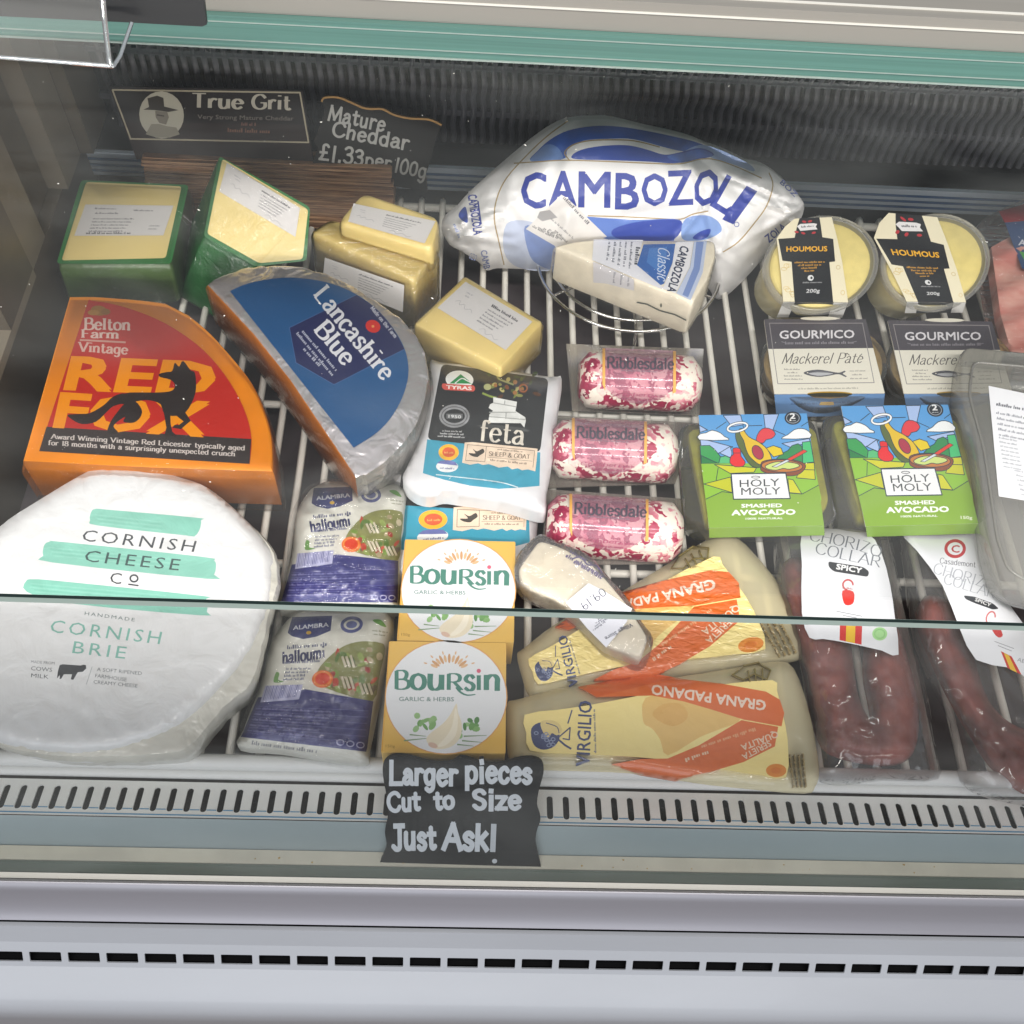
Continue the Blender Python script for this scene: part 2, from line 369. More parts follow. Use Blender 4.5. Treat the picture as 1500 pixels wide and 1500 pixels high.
_g('e', .5, '~.06 .36 .46 .38 .42 .56 .28 .66 .12 .58 .05 .34 .12 .08 .28 0 .46 .12'); _g('f', .38, '~.4 .9 .32 1 .2 .96 .16 .8 .16 .5 .16 0', '.02 .64 .36 .64')
_g('g', .54, '~.46 .48 .34 .65 .18 .64 .06 .48 .06 .2 .18 .04 .34 .06 .46 .2', '~.46 .66 .46 .1 .42 -.2 .26 -.32 .08 -.22'); _g('h', .56, '.08 1 .08 0', '~.08 .44 .2 .62 .36 .64 .46 .5 .46 .3 .46 0')
_g('i', .24, '.12 .66 .12 0', '.12 1.0 .12 .93'); _g('k', .54, '.08 1 .08 0', '.46 .66 .08 .26', '.22 .4 .52 0'); _g('l', .24, '.12 1 .12 0')
_g('m', .86, '.08 .66 .08 0', '~.08 .44 .18 .62 .32 .64 .42 .5 .42 .3 .42 0', '~.42 .44 .54 .62 .66 .64 .76 .5 .76 .3 .76 0'); _g('n', .56, '.08 .66 .08 0', '~.08 .44 .2 .62 .36 .64 .46 .5 .46 .3 .46 0')
_g('o', .56, '~.28 .66 .1 .56 .04 .33 .1 .1 .28 0 .46 .1 .52 .33 .46 .56 .28 .66'); _g('p', .56, '.08 .66 .08 -.32', '~.08 .46 .2 .64 .36 .64 .5 .48 .5 .18 .36 .01 .2 .02 .08 .18')
_g('r', .4, '.08 .66 .08 0', '~.08 .4 .16 .58 .28 .66 .4 .6'); _g('s', .44, '~.4 .54 .3 .65 .16 .64 .06 .5 .14 .38 .3 .31 .4 .18 .34 .03 .18 0 .04 .1'); _g('t', .38, '~.16 .9 .16 .3 .18 .08 .28 0 .38 .08', '.02 .64 .36 .64')
_g('u', .56, '~.08 .66 .08 .2 .16 .02 .3 .01 .42 .12 .46 .3', '.46 .66 .46 0'); _g('v', .52, '.02 .66 .26 0', '.26 0 .5 .66'); _g('w', .76, '.02 .66 .2 0', '.2 0 .38 .6', '.38 .6 .56 0', '.56 0 .74 .66'); _g('x', .5, '.04 .66 .48 0', '.46 .66 .02 0')
_g('y', .52, '.02 .66 .27 .04', '~.5 .66 .3 .06 .18 -.24 .02 -.3'); _g('z', .48, '.04 .64 .44 .64', '.44 .64 .04 .02', '.04 .02 .46 .02')
_g('0', .58, '~.29 1 .1 .85 .04 .5 .1 .15 .29 0 .48 .15 .54 .5 .48 .85 .29 1'); _g('1', .34, '.2 1 .2 0'); _g('3', .54, '~.06 .88 .2 1 .38 .98 .48 .8 .4 .6 .22 .54', '~.22 .54 .44 .48 .52 .26 .42 .05 .22 0 .04 .12'); _g('6', .56, '~.46 .94 .26 .9 .08 .6 .05 .25 .2 0 .4 .04 .52 .28 .4 .5 .2 .5 .06 .3'); _g('9', .56, '~.5 .7 .36 .5 .16 .52 .05 .74 .16 .96 .36 1 .5 .8 .5 .5 .44 0'); _g('8', .56, '~.28 .54 .1 .66 .1 .9 .28 1 .46 .9 .46 .66 .28 .54 .06 .4 .06 .1 .28 0 .5 .1 .5 .4 .28 .54'); _g('2', .54, '~.06 .8 .16 .97 .36 .98 .48 .78 .38 .5 .04 .02', '.04 .02 .52 .02')
_g('£', .56, '~.5 .88 .38 1 .22 .92 .2 .6 .2 .3 .04 .02', '.04 .02 .54 .02', '.04 .48 .4 .48'); _g('!', .24, '.12 1 .12 .3', '.12 .05 .12 .0'); _g('.', .22, '.1 .06 .1 0'); _g('&', .76, '~.74 0 .3 .55 .18 .82 .32 1 .48 .84 .36 .6 .1 .34 .1 .08 .3 0 .54 .12 .7 .42'); _g(' ', .34); _g('-', .4, '.05 .36 .35 .36')
def pen(s, thick=.13, thin=None, serif=0.0, jit=0.0, gap=.10, n=5):
    """polygons of a word drawn with a pen; returns polys, width"""
    thin = thick if thin is None else thin; polys = []; x = 0
    def quad(a, b, ext=0.0):
        dx, dy = b[0]-a[0], b[1]-a[1]; L = math.hypot(dx, dy)
        if L < 1e-5: return
        w_ = (thin+(thick-thin)*abs(dy)/L)/2; ux, uy = dx/L, dy/L; nx, ny = -uy*w_, ux*w_
        e = ext*w_; a = (a[0]-ux*e, a[1]-uy*e); b = (b[0]+ux*e, b[1]+uy*e)
        polys.append([(a[0]+nx, a[1]+ny), (a[0]-nx, a[1]-ny), (b[0]-nx, b[1]-ny), (b[0]+nx, b[1]+ny)])
    for ch in s:
        adv, st = G[ch]; oy = random.uniform(-jit, jit)*.5; sc_ = 1+random.uniform(-jit, jit)
        for k in st:
            cur = k[0] == '~'; q = [float(t) for t in k.lstrip('~').split()]
            pts = [(x+q[i]*sc_+random.uniform(-jit, jit)*.25, q[i+1]*sc_+oy+random.uniform(-jit, jit)*.25) for i in range(0, len(q), 2)]
            if cur:
                pp = smooth(pts, n, False)
                for a, b in zip(pp, pp[1:]): quad(a, b, 0.35)
            else:
                quad(pts[0], pts[1], 0.9 if not serif else 0.0)
            if thin == thick and jit:
                for p in (pts[0], pts[-1]): polys.append(ellipse(p[0], p[1], thick*.5, thick*.5, n=8))
            if serif:
                for p, o_ in ((pts[0], pts[1]), (pts[-1], pts[-2])):
                    if abs(p[1]-o_[1]) > abs(p[0]-o_[0])*0.9 and min(abs(p[1]-t) for t in (0, .66, 1, -.32)) < .03 and (not cur or p[1] == 0):
                        d = thin*.5 if p[1] < .5 else -thin*.5
                        quad((p[0]-serif, p[1]+d), (p[0]+serif*(1 if p[1] not in (.66,) else .4), p[1]+d))
        x += adv*sc_+gap
    return polys, x-gap
_sans = {}
def sans(s, bold=0.0, spacing=1.0):
    key = (s, bold, spacing)
    if key in _sans: return _sans[key]
    cu = bpy.data.curves.new('t', 'FONT'); cu.body = s; cu.size = 1; cu.resolution_u = 2; cu.space_character = spacing
    o = bpy.data.objects.new('t', cu); COL.objects.link(o); bpy.context.view_layer.update()
    me = o.evaluated_get(bpy.context.evaluated_depsgraph_get()).to_mesh()
    polys = [[tuple(me.vertices[i].co[:2]) for i in p.vertices] for p in me.polygons]
    bpy.data.objects.remove(o); bpy.data.curves.remove(cu)
    x0 = min(p[0] for q in polys for p in q); x1 = max(p[0] for q in polys for p in q)
    polys = [[((p[0]-x0)/0.727, p[1]/0.727) for p in q] for q in polys]
    if bold:
        w0 = polys; d = bold*1.1; polys = [[(x+dx, y+dy) for x, y in q] for dx, dy in ((-d, -d), (d, -d), (d, d), (-d, d)) for q in w0]
    _sans[key] = (polys, (x1-x0)/0.727); return _sans[key]
class Art:
    """flat printed artwork: coloured shapes in the units of one close-up look at the packet"""
    def __init__(s, ox=0, oy=0, sc_=1): s.f = Z(ox, oy, sc_); s.items = []; s.k = sc_
    def add(s, polys, col): s.items.append((polys, C(col) if isinstance(col, str) else col)); return s
    def poly(s, pts, col): return s.add([pts], col)
    def rect(s, x0, y0, x1, y1, col, r=0):
        p = [(x0, y0), (x1, y0), (x1, y1), (x0, y1)]; return s.add([roundpoly(p, r) if r else p], col)
    def ell(s, cx, cy_, rx, ry, col, rot=0, n=24, a0=0, a1=360): return s.add([ellipse(cx, cy_, rx, ry, rot, n, a0, a1)], col)
    def line(s, pts, w_, col, sm=0, closed=False, w2=None):
        if sm: pts = smooth(pts, sm, closed)
        if closed: pts = list(pts)+[pts[0]]
        q = []; N = len(pts)-1
        for i, (a, b) in enumerate(zip(pts, pts[1:])):
            L = math.hypot(b[0]-a[0], b[1]-a[1])
            if L < 1e-6: continue
            wa = w_ if w2 is None else w_+(w2-w_)*i/N; wb = w_ if w2 is None else w_+(w2-w_)*(i+1)/N
            ux, uy = (b[0]-a[0])/L, (b[1]-a[1])/L; e = 0.25*w_ if not w2 else 0
            q.append([(a[0]-uy*wa/2-ux*e, a[1]+ux*wa/2-uy*e), (a[0]+uy*wa/2-ux*e, a[1]-ux*wa/2-uy*e), (b[0]+uy*wb/2+ux*e, b[1]-ux*wb/2+uy*e), (b[0]-uy*wb/2+ux*e, b[1]+ux*wb/2+uy*e)])
        return s.add(q, col)
    def ring(s, cx, cy_, rx, ry, w_, col, rot=0, n=28): return s.line(ellipse(cx, cy_, rx, ry, rot, n), w_, col, closed=True)
    def text(s, t, A, B, h, col, font='sans', bold=0.0, slant=0.0, up=None, spacing=1.0, arc=0.0, **k):
        polys, wd = sans(t, bold, spacing) if font == 'sans' else pen(t, **k)
        e = ((B[0]-A[0]), (B[1]-A[1])); L = math.hypot(*e)
        u = up or (e[1]/L*h, -e[0]/L*h)
        def f(p):
            x = p[0]/wd; y = p[1]; xs = x+slant*y*abs(h)/L; yy = y+arc*(1-(2*x-1)**2)
            return (A[0]+e[0]*xs+u[0]*yy, A[1]+e[1]*xs+u[1]*yy)
        return s.add([[f(p) for p in q] for q in polys], col)
    def greek(s, A, B, h, col, fill=0.86):
        """a line of print too small to read"""
        e = (B[0]-A[0], B[1]-A[1]); L = math.hypot(*e); ux, uy = e[0]/L, e[1]/L; x = 0; q = []
        while x < L:
            n = random.randint(2, 8)
            for _ in range(n):
                w_ = h*random.uniform(.25, .5)
                if x+w_ > L: break
                hh = h*random.choice((.62, .62, .7, 1)); 
                q.append([(A[0]+ux*x, A[1]+uy*x), (A[0]+ux*(x+w_), A[1]+uy*(x+w_)), (A[0]+ux*(x+w_)+uy*hh, A[1]+uy*(x+w_)-ux*hh), (A[0]+ux*x+uy*hh, A[1]+uy*x-ux*hh)])
                x += w_+h*.17
            x += h*.45
        return s.add(q, col)
    def para(s, A, B, dn, n, h, col, last=.6):
        for i in range(n):
            k = last if i == n-1 else random.uniform(.85, 1)
            a = (A[0]+dn[0]*i, A[1]+dn[1]*i); b = (a[0]+(B[0]-A[0])*k, a[1]+(B[1]-A[1])*k); s.greek(a, b, h, col)
        return s
    def build(s, name, mat, parent, surf, lift=0.0004, warp=None, grid=None, back=None, sm=60, label=None, backcol=None, shift=(0, 0)):
        V = []; F = []; own = []; E = []
        for idx, (polys, col) in enumerate(s.items):
            for q in polys:
                p = [(lambda t: warp(t) if warp else t)(s.f(*t)) for t in q]
                p = [(t[0]+shift[0], t[1]+shift[1]) for t in p]
                A2 = sum(p[i-1][0]*p[i][1]-p[i][0]*p[i-1][1] for i in range(len(p)))
                if abs(A2) < 1e-4: continue
                if A2 < 0: p = p[::-1]
                n = len(V); V += [Vector(t) for t in p]; F.append(list(range(n, n+len(p)))); own.append(idx)
        if grid:
            x0 = min(v.x for v in V)-1; x1 = max(v.x for v in V)+1; y0 = min(v.y for v in V)-1; y1 = max(v.y for v in V)+1
            nx = int((x1-x0)/grid)+1; ny = int((y1-y0)/grid)+1
            for i in range(nx+1):
                x = x0+(x1-x0)*i/nx; V += [Vector((x+.013, y0-.5)), Vector((x+.013, y1+.5))]; E.append((len(V)-2, len(V)-1))
            for i in range(ny+1):
                y = y0+(y1-y0)*i/ny; V += [Vector((x0-.5, y+.017)), Vector((x1+.5, y+.017))]; E.append((len(V)-2, len(V)-1))
        ov, oe, of, _, _, fo = delaunay_2d_cdt(V, E, F, 0, 1e-4, True)
        faces = []; cols = []
        for f, o in zip(of, fo):
            if not o: continue
            cx = sum(ov[i].x for i in f)/len(f); cy_ = sum(ov[i].y for i in f)/len(f)
            for i in sorted(o, key=lambda k: -own[k]):
                q = F[i]; ins = False
                for k in range(len(q)):
                    a, b = V[q[k-1]], V[q[k]]
                    if (a.y > cy_) != (b.y > cy_) and cx < (b.x-a.x)*(cy_-a.y)/(b.y-a.y)+a.x: ins = not ins
                if ins:
                    faces.append(f); cols.append(s.items[own[i]][1]); break
        used = sorted({i for f in faces for i in f}); ren = {u: i for i, u in enumerate(used)}
        pv = [surf(ov[u].x, ov[u].y, lift) for u in used]; faces = [tuple(ren[i] for i in f) for f in faces]
        if faces:
            a, b, c = (pv[i] for i in faces[0][:3])
            if (b-a).cross(c-a).dot(surf.N) < 0: faces = [f[::-1] for f in faces]
        if back:
            n = len(pv); cnt = {}
            for f, c in zip(faces, cols):
                for i in range(len(f)):
                    e = (f[i], f[(i+1) % len(f)]); cnt[e] = c
            flatv = []; h0 = surf.h
            surf.h = None
            for k, u in enumerate(used):
                p = surf(ov[u].x, ov[u].y, 0); flatv.append(p-surf.N*back)
            surf.h = h0
            pv += flatv; bf = [tuple(n+i for i in f[::-1]) for f in faces]; bc = [C(backcol) if backcol else c for c in cols]
            for (a, b), c in cnt.items():
                if (b, a) not in cnt: bf.append((b, a, n+a, n+b)); bc.append(C(backcol) if backcol else c)
            faces += bf; cols += bc
        return link(name, pv, faces, mat, parent, cols=cols, sm=sm, label=label)
def sheet(name, mat, parent, outline, surf, lift=0.0, grid=None, back=None, sm=60, label=None):
    a = Art(); a.poly(outline, '#ffffff')
    return a.build(name, mat, parent, surf, lift, grid=grid, back=back, sm=sm, label=label)
# ------------------------------------------------------------------ the setting: shop floor and the display counter
XL, XR = -0.42, 0.95
b = MB(); b.add([(-4, -4, -1.0), (4, -4, -1.0), (4, 4, -1.0), (-4, 4, -1.0)], [(0, 1, 2, 3)])
b.build('floor', 'floor_brown', kind='structure')
counter = thing('display_counter', 'white refrigerated display counter with glass panes, slotted front grille and black ribbed back', 'display counter', (0.2, 0.0, -1.0))
XW = -0.78
# painted front with its moulded lip
b = MB()
prof = [(-0.2935, -0.024), (-0.296, -0.0198), (-0.2985, -0.0205), (-0.301, -0.026), (-0.3035, -0.033), (-0.3075, -0.042), (-0.3125, -0.0485), (-0.3155, -0.0505)]
b.extrude_x(prof, XW, XR); b.build('top_moulding', 'mauve_metal', counter, sm=50)
# slotted front panel: real openings in the sheet
class Strip:
    """a strip of sheet metal running along x through two (y, z) points; units are millimetres along it"""
    def __init__(s, a, b_):
        s.a = Vector((0, *a)); s.d = (Vector((0, *b_))-s.a); s.L = s.d.length*1000; s.d.normalize(); s.h = None
        s.N = Vector((1, 0, 0)).cross(s.d); s.N = s.N if s.N.z > 0 or (abs(s.N.z) < 1e-6 and s.N.y < 0) else -s.N
    def __call__(s, u, v, lift=0.0): return Vector((u/1000, 0, 0))+s.a+s.d*(v/1000)+s.N*lift
def holed(name, mat, strip, v0, v1, holes, step=None):
    """sheet with openings, plus the inside walls of each opening"""
    V = []; F = []; own = []; E = []
    R = [(XW*1000, v0), (XR*1000, v0), (XR*1000, v1), (XW*1000, v1)]
    for k, q in enumerate([R]+holes):
        if sum(q[i-1][0]*q[i][1]-q[i-1][1]*q[i][0] for i in range(len(q))) < 0: q = q[::-1]
        n = len(V); V += [Vector(t) for t in q]; F.append(list(range(n, n+len(q))))
    ov, oe, of, _, _, fo = delaunay_2d_cdt(V, E, F, 0, 1e-4, True)
    fs = [f for f, o in zip(of, fo) if list(o) == [0]]
    vs = [strip(v.x, v.y) for v in ov]
    for q in holes:
        n = len(vs); vs += [strip(*t) for t in q]+[strip(t[0], t[1], -0.0012) for t in q]; k = len(q)
        fs += [(n+i, n+(i+1) % k, n+k+(i+1) % k, n+k+i) for i in range(k)]
    return fixn(link(name, vs, fs, mat, counter, sm=30))
front_slot = Strip((-0.3265, -0.0700), (-0.3400, -0.0865))
hs = []
x = -740.0
while x < 930:
    hs.append(roundpoly([(x, 8.6), (x+22.2, 8.6), (x+22.2, 17.2), (x, 17.2)], 0.8, 2)); x += 26.9
b = MB()
b.extrude_x([(-0.3162, -0.0535), (-0.319, -0.0525), (-0.3265, -0.0700)], XW, XR)
b.extrude_x([(-0.3400, -0.0865), (-0.350, -0.0915), (-0.3600, -0.0972), (-0.3655, -0.104), (-0.3685, -0.113), (-0.3695, -0.135), (-0.3695, -1.0)], XW, XR)
b.build('front_panel', 'cabinet_white', counter, sm=40)
holed('slotted_panel', 'cabinet_white', front_slot, 0, front_slot.L, hs)
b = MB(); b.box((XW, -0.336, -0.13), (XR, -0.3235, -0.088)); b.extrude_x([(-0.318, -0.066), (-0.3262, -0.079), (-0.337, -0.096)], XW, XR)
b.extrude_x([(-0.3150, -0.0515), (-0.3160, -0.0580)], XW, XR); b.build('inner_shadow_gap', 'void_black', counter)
# glass channel, ledge and duct in front of the tray
b = MB(); b.extrude_x([(-0.2925, -0.034), (-0.2925, -0.026), (-0.2890, -0.025), (-0.2880, -0.029)], XW, XR); b.build('glass_channel', 'line_white', counter)
b = MB(); b.extrude_x([(-0.2882, -0.031), (-0.2812, -0.031), (-0.2800, -0.0295)], XW, XR); b.build('pane_seal', 'seal_green', counter)
b = MB(); b.extrude_x([(-0.2798, -0.031), (-0.2795, -0.0285), (-0.2700, -0.0290)], XW, XR); b.build('ledge', 'ledge_cream', counter)
b = MB(); b.extrude_x([(-0.2699, -0.0300), (-0.2660, -0.0240), (-0.2580, -0.0080), (-0.2555, -0.0050)], XW, XR); b.build('duct_face', 'duct_grey', counter, sm=50)
gr = Strip((-0.2550, -0.0042), (-0.2285, -0.0100))
hs = []; x = -745.0
while x < 935:
    c = [(x+ellipse(0, 0, 2.2, 2.2, n=12)[i][0], (8.0 if i < 7 else 8.0)+0) for i in range(0)]
    c = [(x+2.2*math.cos(math.radians(t)), 6.4+2.2*math.sin(math.radians(t))) for t in range(180, 361, 30)]+[(x+2.2*math.cos(math.radians(t)), 20.4+2.2*math.sin(math.radians(t))) for t in range(0, 181, 30)]
    hs.append(c); x += 11.55
holed('air_grille', 'grille_white', gr, 0, gr.L, hs)
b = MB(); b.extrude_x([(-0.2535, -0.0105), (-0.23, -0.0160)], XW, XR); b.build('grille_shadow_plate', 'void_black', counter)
b = MB()
for v, ww in ((1.2, 0.9), (5.4, 0.7)):
    vv = []
    if v < 2: b.add([gr(XW*1000, v, .0003), gr(XR*1000, v, .0003), gr(XR*1000, v+ww, .0003), gr(XW*1000, v+ww, .0003)], [(0, 1, 2, 3)])
    else:
        x = -745.0
        while x < 935:
            b.add([gr(x+2.4, v, .0003), gr(x+9.15, v, .0003), gr(x+9.15, v+ww, .0003), gr(x+2.4, v+ww, .0003)], [(0, 1, 2, 3)]); x += 11.55
b.build('blue_pinstripe', 'blue_line', counter)
# well, back
b = MB(); b.box((XL, -0.228, -0.06), (XR, 0.42, -0.045)); b.build('well', 'well_dark', counter)
b = MB(); b.box((XL, 0.412, -0.05), (XR, 0.43, 0.32)); b.build('back_wall', 'void_black', counter)
b = MB(); x = XL+0.03
i = 0
while x < XR:
    pts = [(x+0.0007*math.sin(k*1.3), 0.4055+0.0022*math.sin(k*1.05), 0.045+0.006*k) for k in range(26)]
    b.tube(pts, 0.0030, 6); x += 0.0096; i += 1
for k in (0.075, 0.125): b.box((XL, 0.4055, k), (XR, 0.41, k+0.006))
b.build('back_grille', 'rib_black', counter, sm=60)
b = MB(); x = XL+0.03
while x < XR:
    b.box((x, 0.390, 0.186), (x+0.0065, 0.412, 0.31)); x += 0.0164
b.build('upper_louvre', 'rib_black', counter)
b = MB(); b.box((XL, 0.374, 0.010), (XR, 0.3785, 0.0375)); b.build('back_rail', 'silver_rail', counter)
b = MB()
for k in (0.0145, 0.0215, 0.0285): b.box((XL, 0.3734, k), (XR, 0.375, k+0.0026))
b.build('rail_stripe', 'navy_line', counter)
b = MB(); b.box((XL, 0.3788, -0.05), (XR, 0.411, 0.034)); b.build('back_skirt', 'void_black', counter)
# top: thick green edged glass and grey lid with white inlays
b = MB(); b.box((XW, 0.1645, 0.300), (XR, 0.60, 0.3235)); b.build('glass_top', 'glass_green', counter)
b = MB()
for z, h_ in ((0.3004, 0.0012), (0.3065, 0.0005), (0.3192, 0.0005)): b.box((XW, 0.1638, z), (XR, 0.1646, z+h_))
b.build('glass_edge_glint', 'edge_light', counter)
b = MB(); b.box((XW, 0.1685, 0.3237), (XR, 0.60, 0.345)); b.build('counter_lid', 'top_grey', counter)
b = MB(); b.box((XW, 0.1675, 0.3375), (XR, 0.1686, 0.3385)); b.box((XW, 0.176, 0.3448), (XR, 0.1775, 0.3458)); b.build('lid_inlay', 'line_white', counter)
# left end: dark base, posts of different greys, glazed side
b = MB(); b.box((XL-0.02, -0.23, -0.06), (XL, 0.43, 0.055)); b.build('end_base', 'olive_panel', counter)
b = MB(); b.box((XL-0.05, -0.23, 0.055), (XL+0.004, 0.19, 0.064)); b.build('end_rail', 'olive_pale', counter)
b = MB(); b.box((XL-0.006, 0.12, 0.064), (XL+0.004, 0.19, 0.30)); b.build('end_frame', 'olive_panel', counter)
for (y0, y1, xo, mt) in ((0.195, 0.238, 0.0, 'olive_pale'), (0.240, 0.298, -0.012, 'olive_panel'), (0.300, 0.348, 0.006, 'olive_pale'), (0.350, 0.411, 0.018, 'olive_panel')):
    b = MB(); b.box((XL-0.03, y0, 0.0555), (XL+xo, y1, 0.30)); b.build('end_post', mt, counter)
b = MB(); random.seed(19)
for _ in range(26):
    x = random.uniform(-0.3, 0.6); y = random.uniform(-0.2785, -0.2715); r = random.uniform(.0004, .0011); z = -0.0288+(y+.2795)*(-.05)
    c = Vector((x, y, z)); q = [c+Vector((r*random.uniform(.6, 1.5)*math.cos(t), r*random.uniform(.5, 1.1)*math.sin(t), 0)) for t in (0, 1.05, 2.1, 3.14, 4.2, 5.2)]
    b.rings([q, [v+(c-v)*.4+Vector((0, 0, r*.7)) for v in q]])
o4 = b.build('crumbs', 'pate_paste', counter); o4['kind'] = 'stuff'
# glass panes
def pane(name, a, c, th, edge_a=None):
    a = Vector((0, *a)); c = Vector((0, *c)); d = (c-a).normalized(); n = Vector((1, 0, 0)).cross(d)*th
    b = MB(); X0, X1 = Vector((XW, 0, 0)), Vector((XR, 0, 0))
    b.add([a+X0, a+X1, c+X1, c+X0], [(0, 1, 2, 3)]); b.add([a+X0+n, a+X1+n, c+X1+n, c+X0+n], [(0, 1, 2, 3)])
    o = b.build(name, 'pane', counter); return o, a, c, d, n
o, a, c, d, n = pane('front_pane', (-0.2890, -0.024), (-0.1985, 0.219), 0.0062)
b = MB(); X0, X1 = Vector((XW, 0, 0)), Vector((XR, 0, 0)); q = c+d*0.0003
b.add([q+X0, q+X1, q+X1+n*0.40, q+X0+n*0.40], [(0, 1, 2, 3)]); b.cur = 1
b.add([q+X0+n*0.40, q+X1+n*0.40, q+X1+n, q+X0+n], [(0, 1, 2, 3)])
q2 = q-n*0.02-d*0.0040
b.cur = 0 if n.y > 0 else 1
b.add([q-n*0.02+X0, q-n*0.02+X1, q2+X1, q2+X0], [(0, 1, 2, 3)])
b.build('polished_edge', ['edge_dark', 'edge_light'], o)
o2, a2, c2, d2, n2 = pane('upper_pane', (-0.188, 0.2225), (0.1625, 0.2985), 0.005)
b = MB()
for _ in range(150):
    t = random.random(); x = random.uniform(XL, 0.16); r = random.choice((.0003, .0003, .0004, .0006)); p = a2+(c2-a2)*t+Vector((x, 0, 0))+Vector((0, 0, .006))
    e = Vector((random.uniform(-1, 1), random.uniform(-1, 1), 0.2)).normalized()*r*random.uniform(.6, 1.8); f = e.orthogonal().normalized()*r*.6
    b.add([p-e, p-f, p+e, p+f], [(0, 1, 2, 3)])
o3 = b.build('dust_flecks', 'line_white', o2); o3['kind'] = 'stuff'
# ------------------------------------------------------------------ wire shelf, things of metal and board
ws = thing('wire_shelf', 'white wire shelf of closely spaced rods inside the counter', 'shelf', (0.2, 0.07, -0.01))
b = MB(); x = -0.372
while x < 0.9:
    b.tube([(x, -0.2205, -0.0035), (x, -0.19, -0.0032), (x, 0.1, -0.0034), (x, 0.352, -0.0032), (x, 0.3595, 0.0035), (x, 0.3655, 0.0035), (x, 0.3675, -0.004)], 0.0032, 6); x += 0.0214
b.build('rod', 'white_wire', ws, sm=70)['kind'] = 'stuff'
b = MB(); b.tube([(-0.385, 0.3625, -0.003), (0.9, 0.3625, -0.003)], 0.0042, 10)
b.tube([(-0.385, 0.11, -0.0095), (0.9, 0.11, -0.0095)], 0.0035, 8)
b.tube([(-0.385, -0.05, -0.0095), (0.9, -0.05, -0.0095)], 0.0035, 8); b.build('cross_bar', 'white_wire', ws, sm=70)
b = MB(); b.tube([(-0.76, -0.2165, -0.001), (0.9, -0.2165, -0.001)], 0.0058, 12); b.tube([(-0.76, -0.222, -0.010), (0.9, -0.222, -0.010)], 0.0042, 10); b.build('front_bar', 'white_plastic', ws, sm=70)
rk = thing('cooling_rack', 'round chrome wire rack under the big white wrapped cheese', 'wire rack', at(921, 384, 0.0))
ctr = at(921, 384, 0.019); b = MB()
for r in (0.088, 0.0745, 0.055): b.tube([ctr+Vector((r*math.cos(t*math.pi/24), r*math.sin(t*math.pi/24), 0)) for t in range(48)], 0.0017, 6, closed=True)
for t in (0.55, 1.6, 2.65, 3.7, 4.74, 5.8): b.tube([ctr+Vector((0.012*math.cos(t), 0.012*math.sin(t), -.002)), ctr+Vector((0.088*math.cos(t), 0.088*math.sin(t), -.002))], 0.0013, 6)
for t in (0.55, 2.65, 4.74): b.tube([ctr+Vector((0.086*math.cos(t), 0.086*math.sin(t), 0)), ctr+Vector((0.09*math.cos(t), 0.09*math.sin(t), -0.018))], 0.0016, 6)
b.build('ring', 'chrome_wire', rk, sm=70)
# brown ridged board standing at the back
wb = thing('ridged_board', 'brown ridged wooden board lying behind the green waxed cheeses', 'wooden board', aty(390, 330, 0.33))
za = aty(390, 332, 0.325).z; zb = aty(390, 240, 0.345).z
xl = aty(208, 240, 0.345).x; xr = aty(574, 240, 0.345).x; b = MB(); n = 15
random.seed(3)
for k in range(n):
    z0 = za+(zb-za)*k/n; dy = 0.325+0.020*k/n; th = (zb-za)/n
    b.box((xl+random.uniform(-.001, .002), dy+random.uniform(-.001, .001), z0), (xr+random.uniform(-.002, .001), 0.368, z0+th*0.72))
    b.box((xl+.002, dy+0.003, z0+th*0.72), (xr-.002, 0.366, z0+th))
plain('ridged_wood', '#c79c76', 0.6, var=(14, 0.5, (1.4, 6, 90)), col2='#6e482f', bs=(60, 0.5, 0.002))
b.build('board', 'ridged_wood', wb)
# black sign with a white portrait
sg = Art(0, 0, 3)
sg.poly([(478, 380), (1330, 398), (1376, 712), (600, 700)], '#2c2220')
sg.poly([(478, 380), (1330, 398), (1352, 548), (540, 536)], '#241f1e')
for p, q in (((494, 395), (1318, 407)), ((1318, 407), (1356, 626)), ((1356, 626), (574, 610)), ((574, 610), (494, 395))): sg.line([p, q], 7, '#aaa08a')
sg.ell(710, 505, 98, 104, '#b5b0a0', rot=-14); sg.poly([(630, 482), (655, 470), (648, 432), (690, 420), (718, 430), (722, 468), (785, 484), (740, 492), (680, 484)], '#3c3732')
sg.poly([(682, 486), (735, 492), (742, 515), (730, 548), (700, 540), (684, 515)], '#7d766a'); sg.poly([(640, 590), (665, 545), (700, 545), (735, 555), (775, 560), (790, 590), (745, 605), (690, 605)], '#8d8778')
sg.line([(690, 505), (720, 510)], 6, '#4a443d')
pk = dict(font='pen', thick=.2, thin=.08, serif=.1)
sg.text('True', (842, 472), (1065, 478), 62, '#b9b2a3', **pk); sg.text('Grit', (1108, 478), (1275, 482), 62, '#b9b2a3', **pk)
sg.text('Very Strong Mature Cheddar', (868, 522), (1290, 530), 20, '#6f6862', bold=.01); sg.greek((1060, 552), (1130, 554), 14, '#6a4a40'); sg.greek((1000, 580), (1195, 586), 18, '#75503f')
s = Surf(aty(190, 230, 0.352), aty(440, 235, 0.352), aty(300, 130, 0.372))
t = thing('name_sign', 'black rectangular sign with cream border and oval portrait of a man in a hat', 'sign', aty(320, 235, 0.36))
sg.build('board', 'chalkboard_print', t, s, back=0.004, backcol='#1c1a1a')
def chalk(a, words, col, th):
    for wd, A, B, h in words: a.text(wd, A, B, h, col, font='pen', thick=th, jit=.05, gap=.14)
sg = Art(400, 0, 2.5)
ol = smooth([(178, 372), (190, 358), (240, 358), (290, 378), (340, 398), (400, 400), (440, 420), (500, 434), (570, 438), (616, 458)], 4, False)
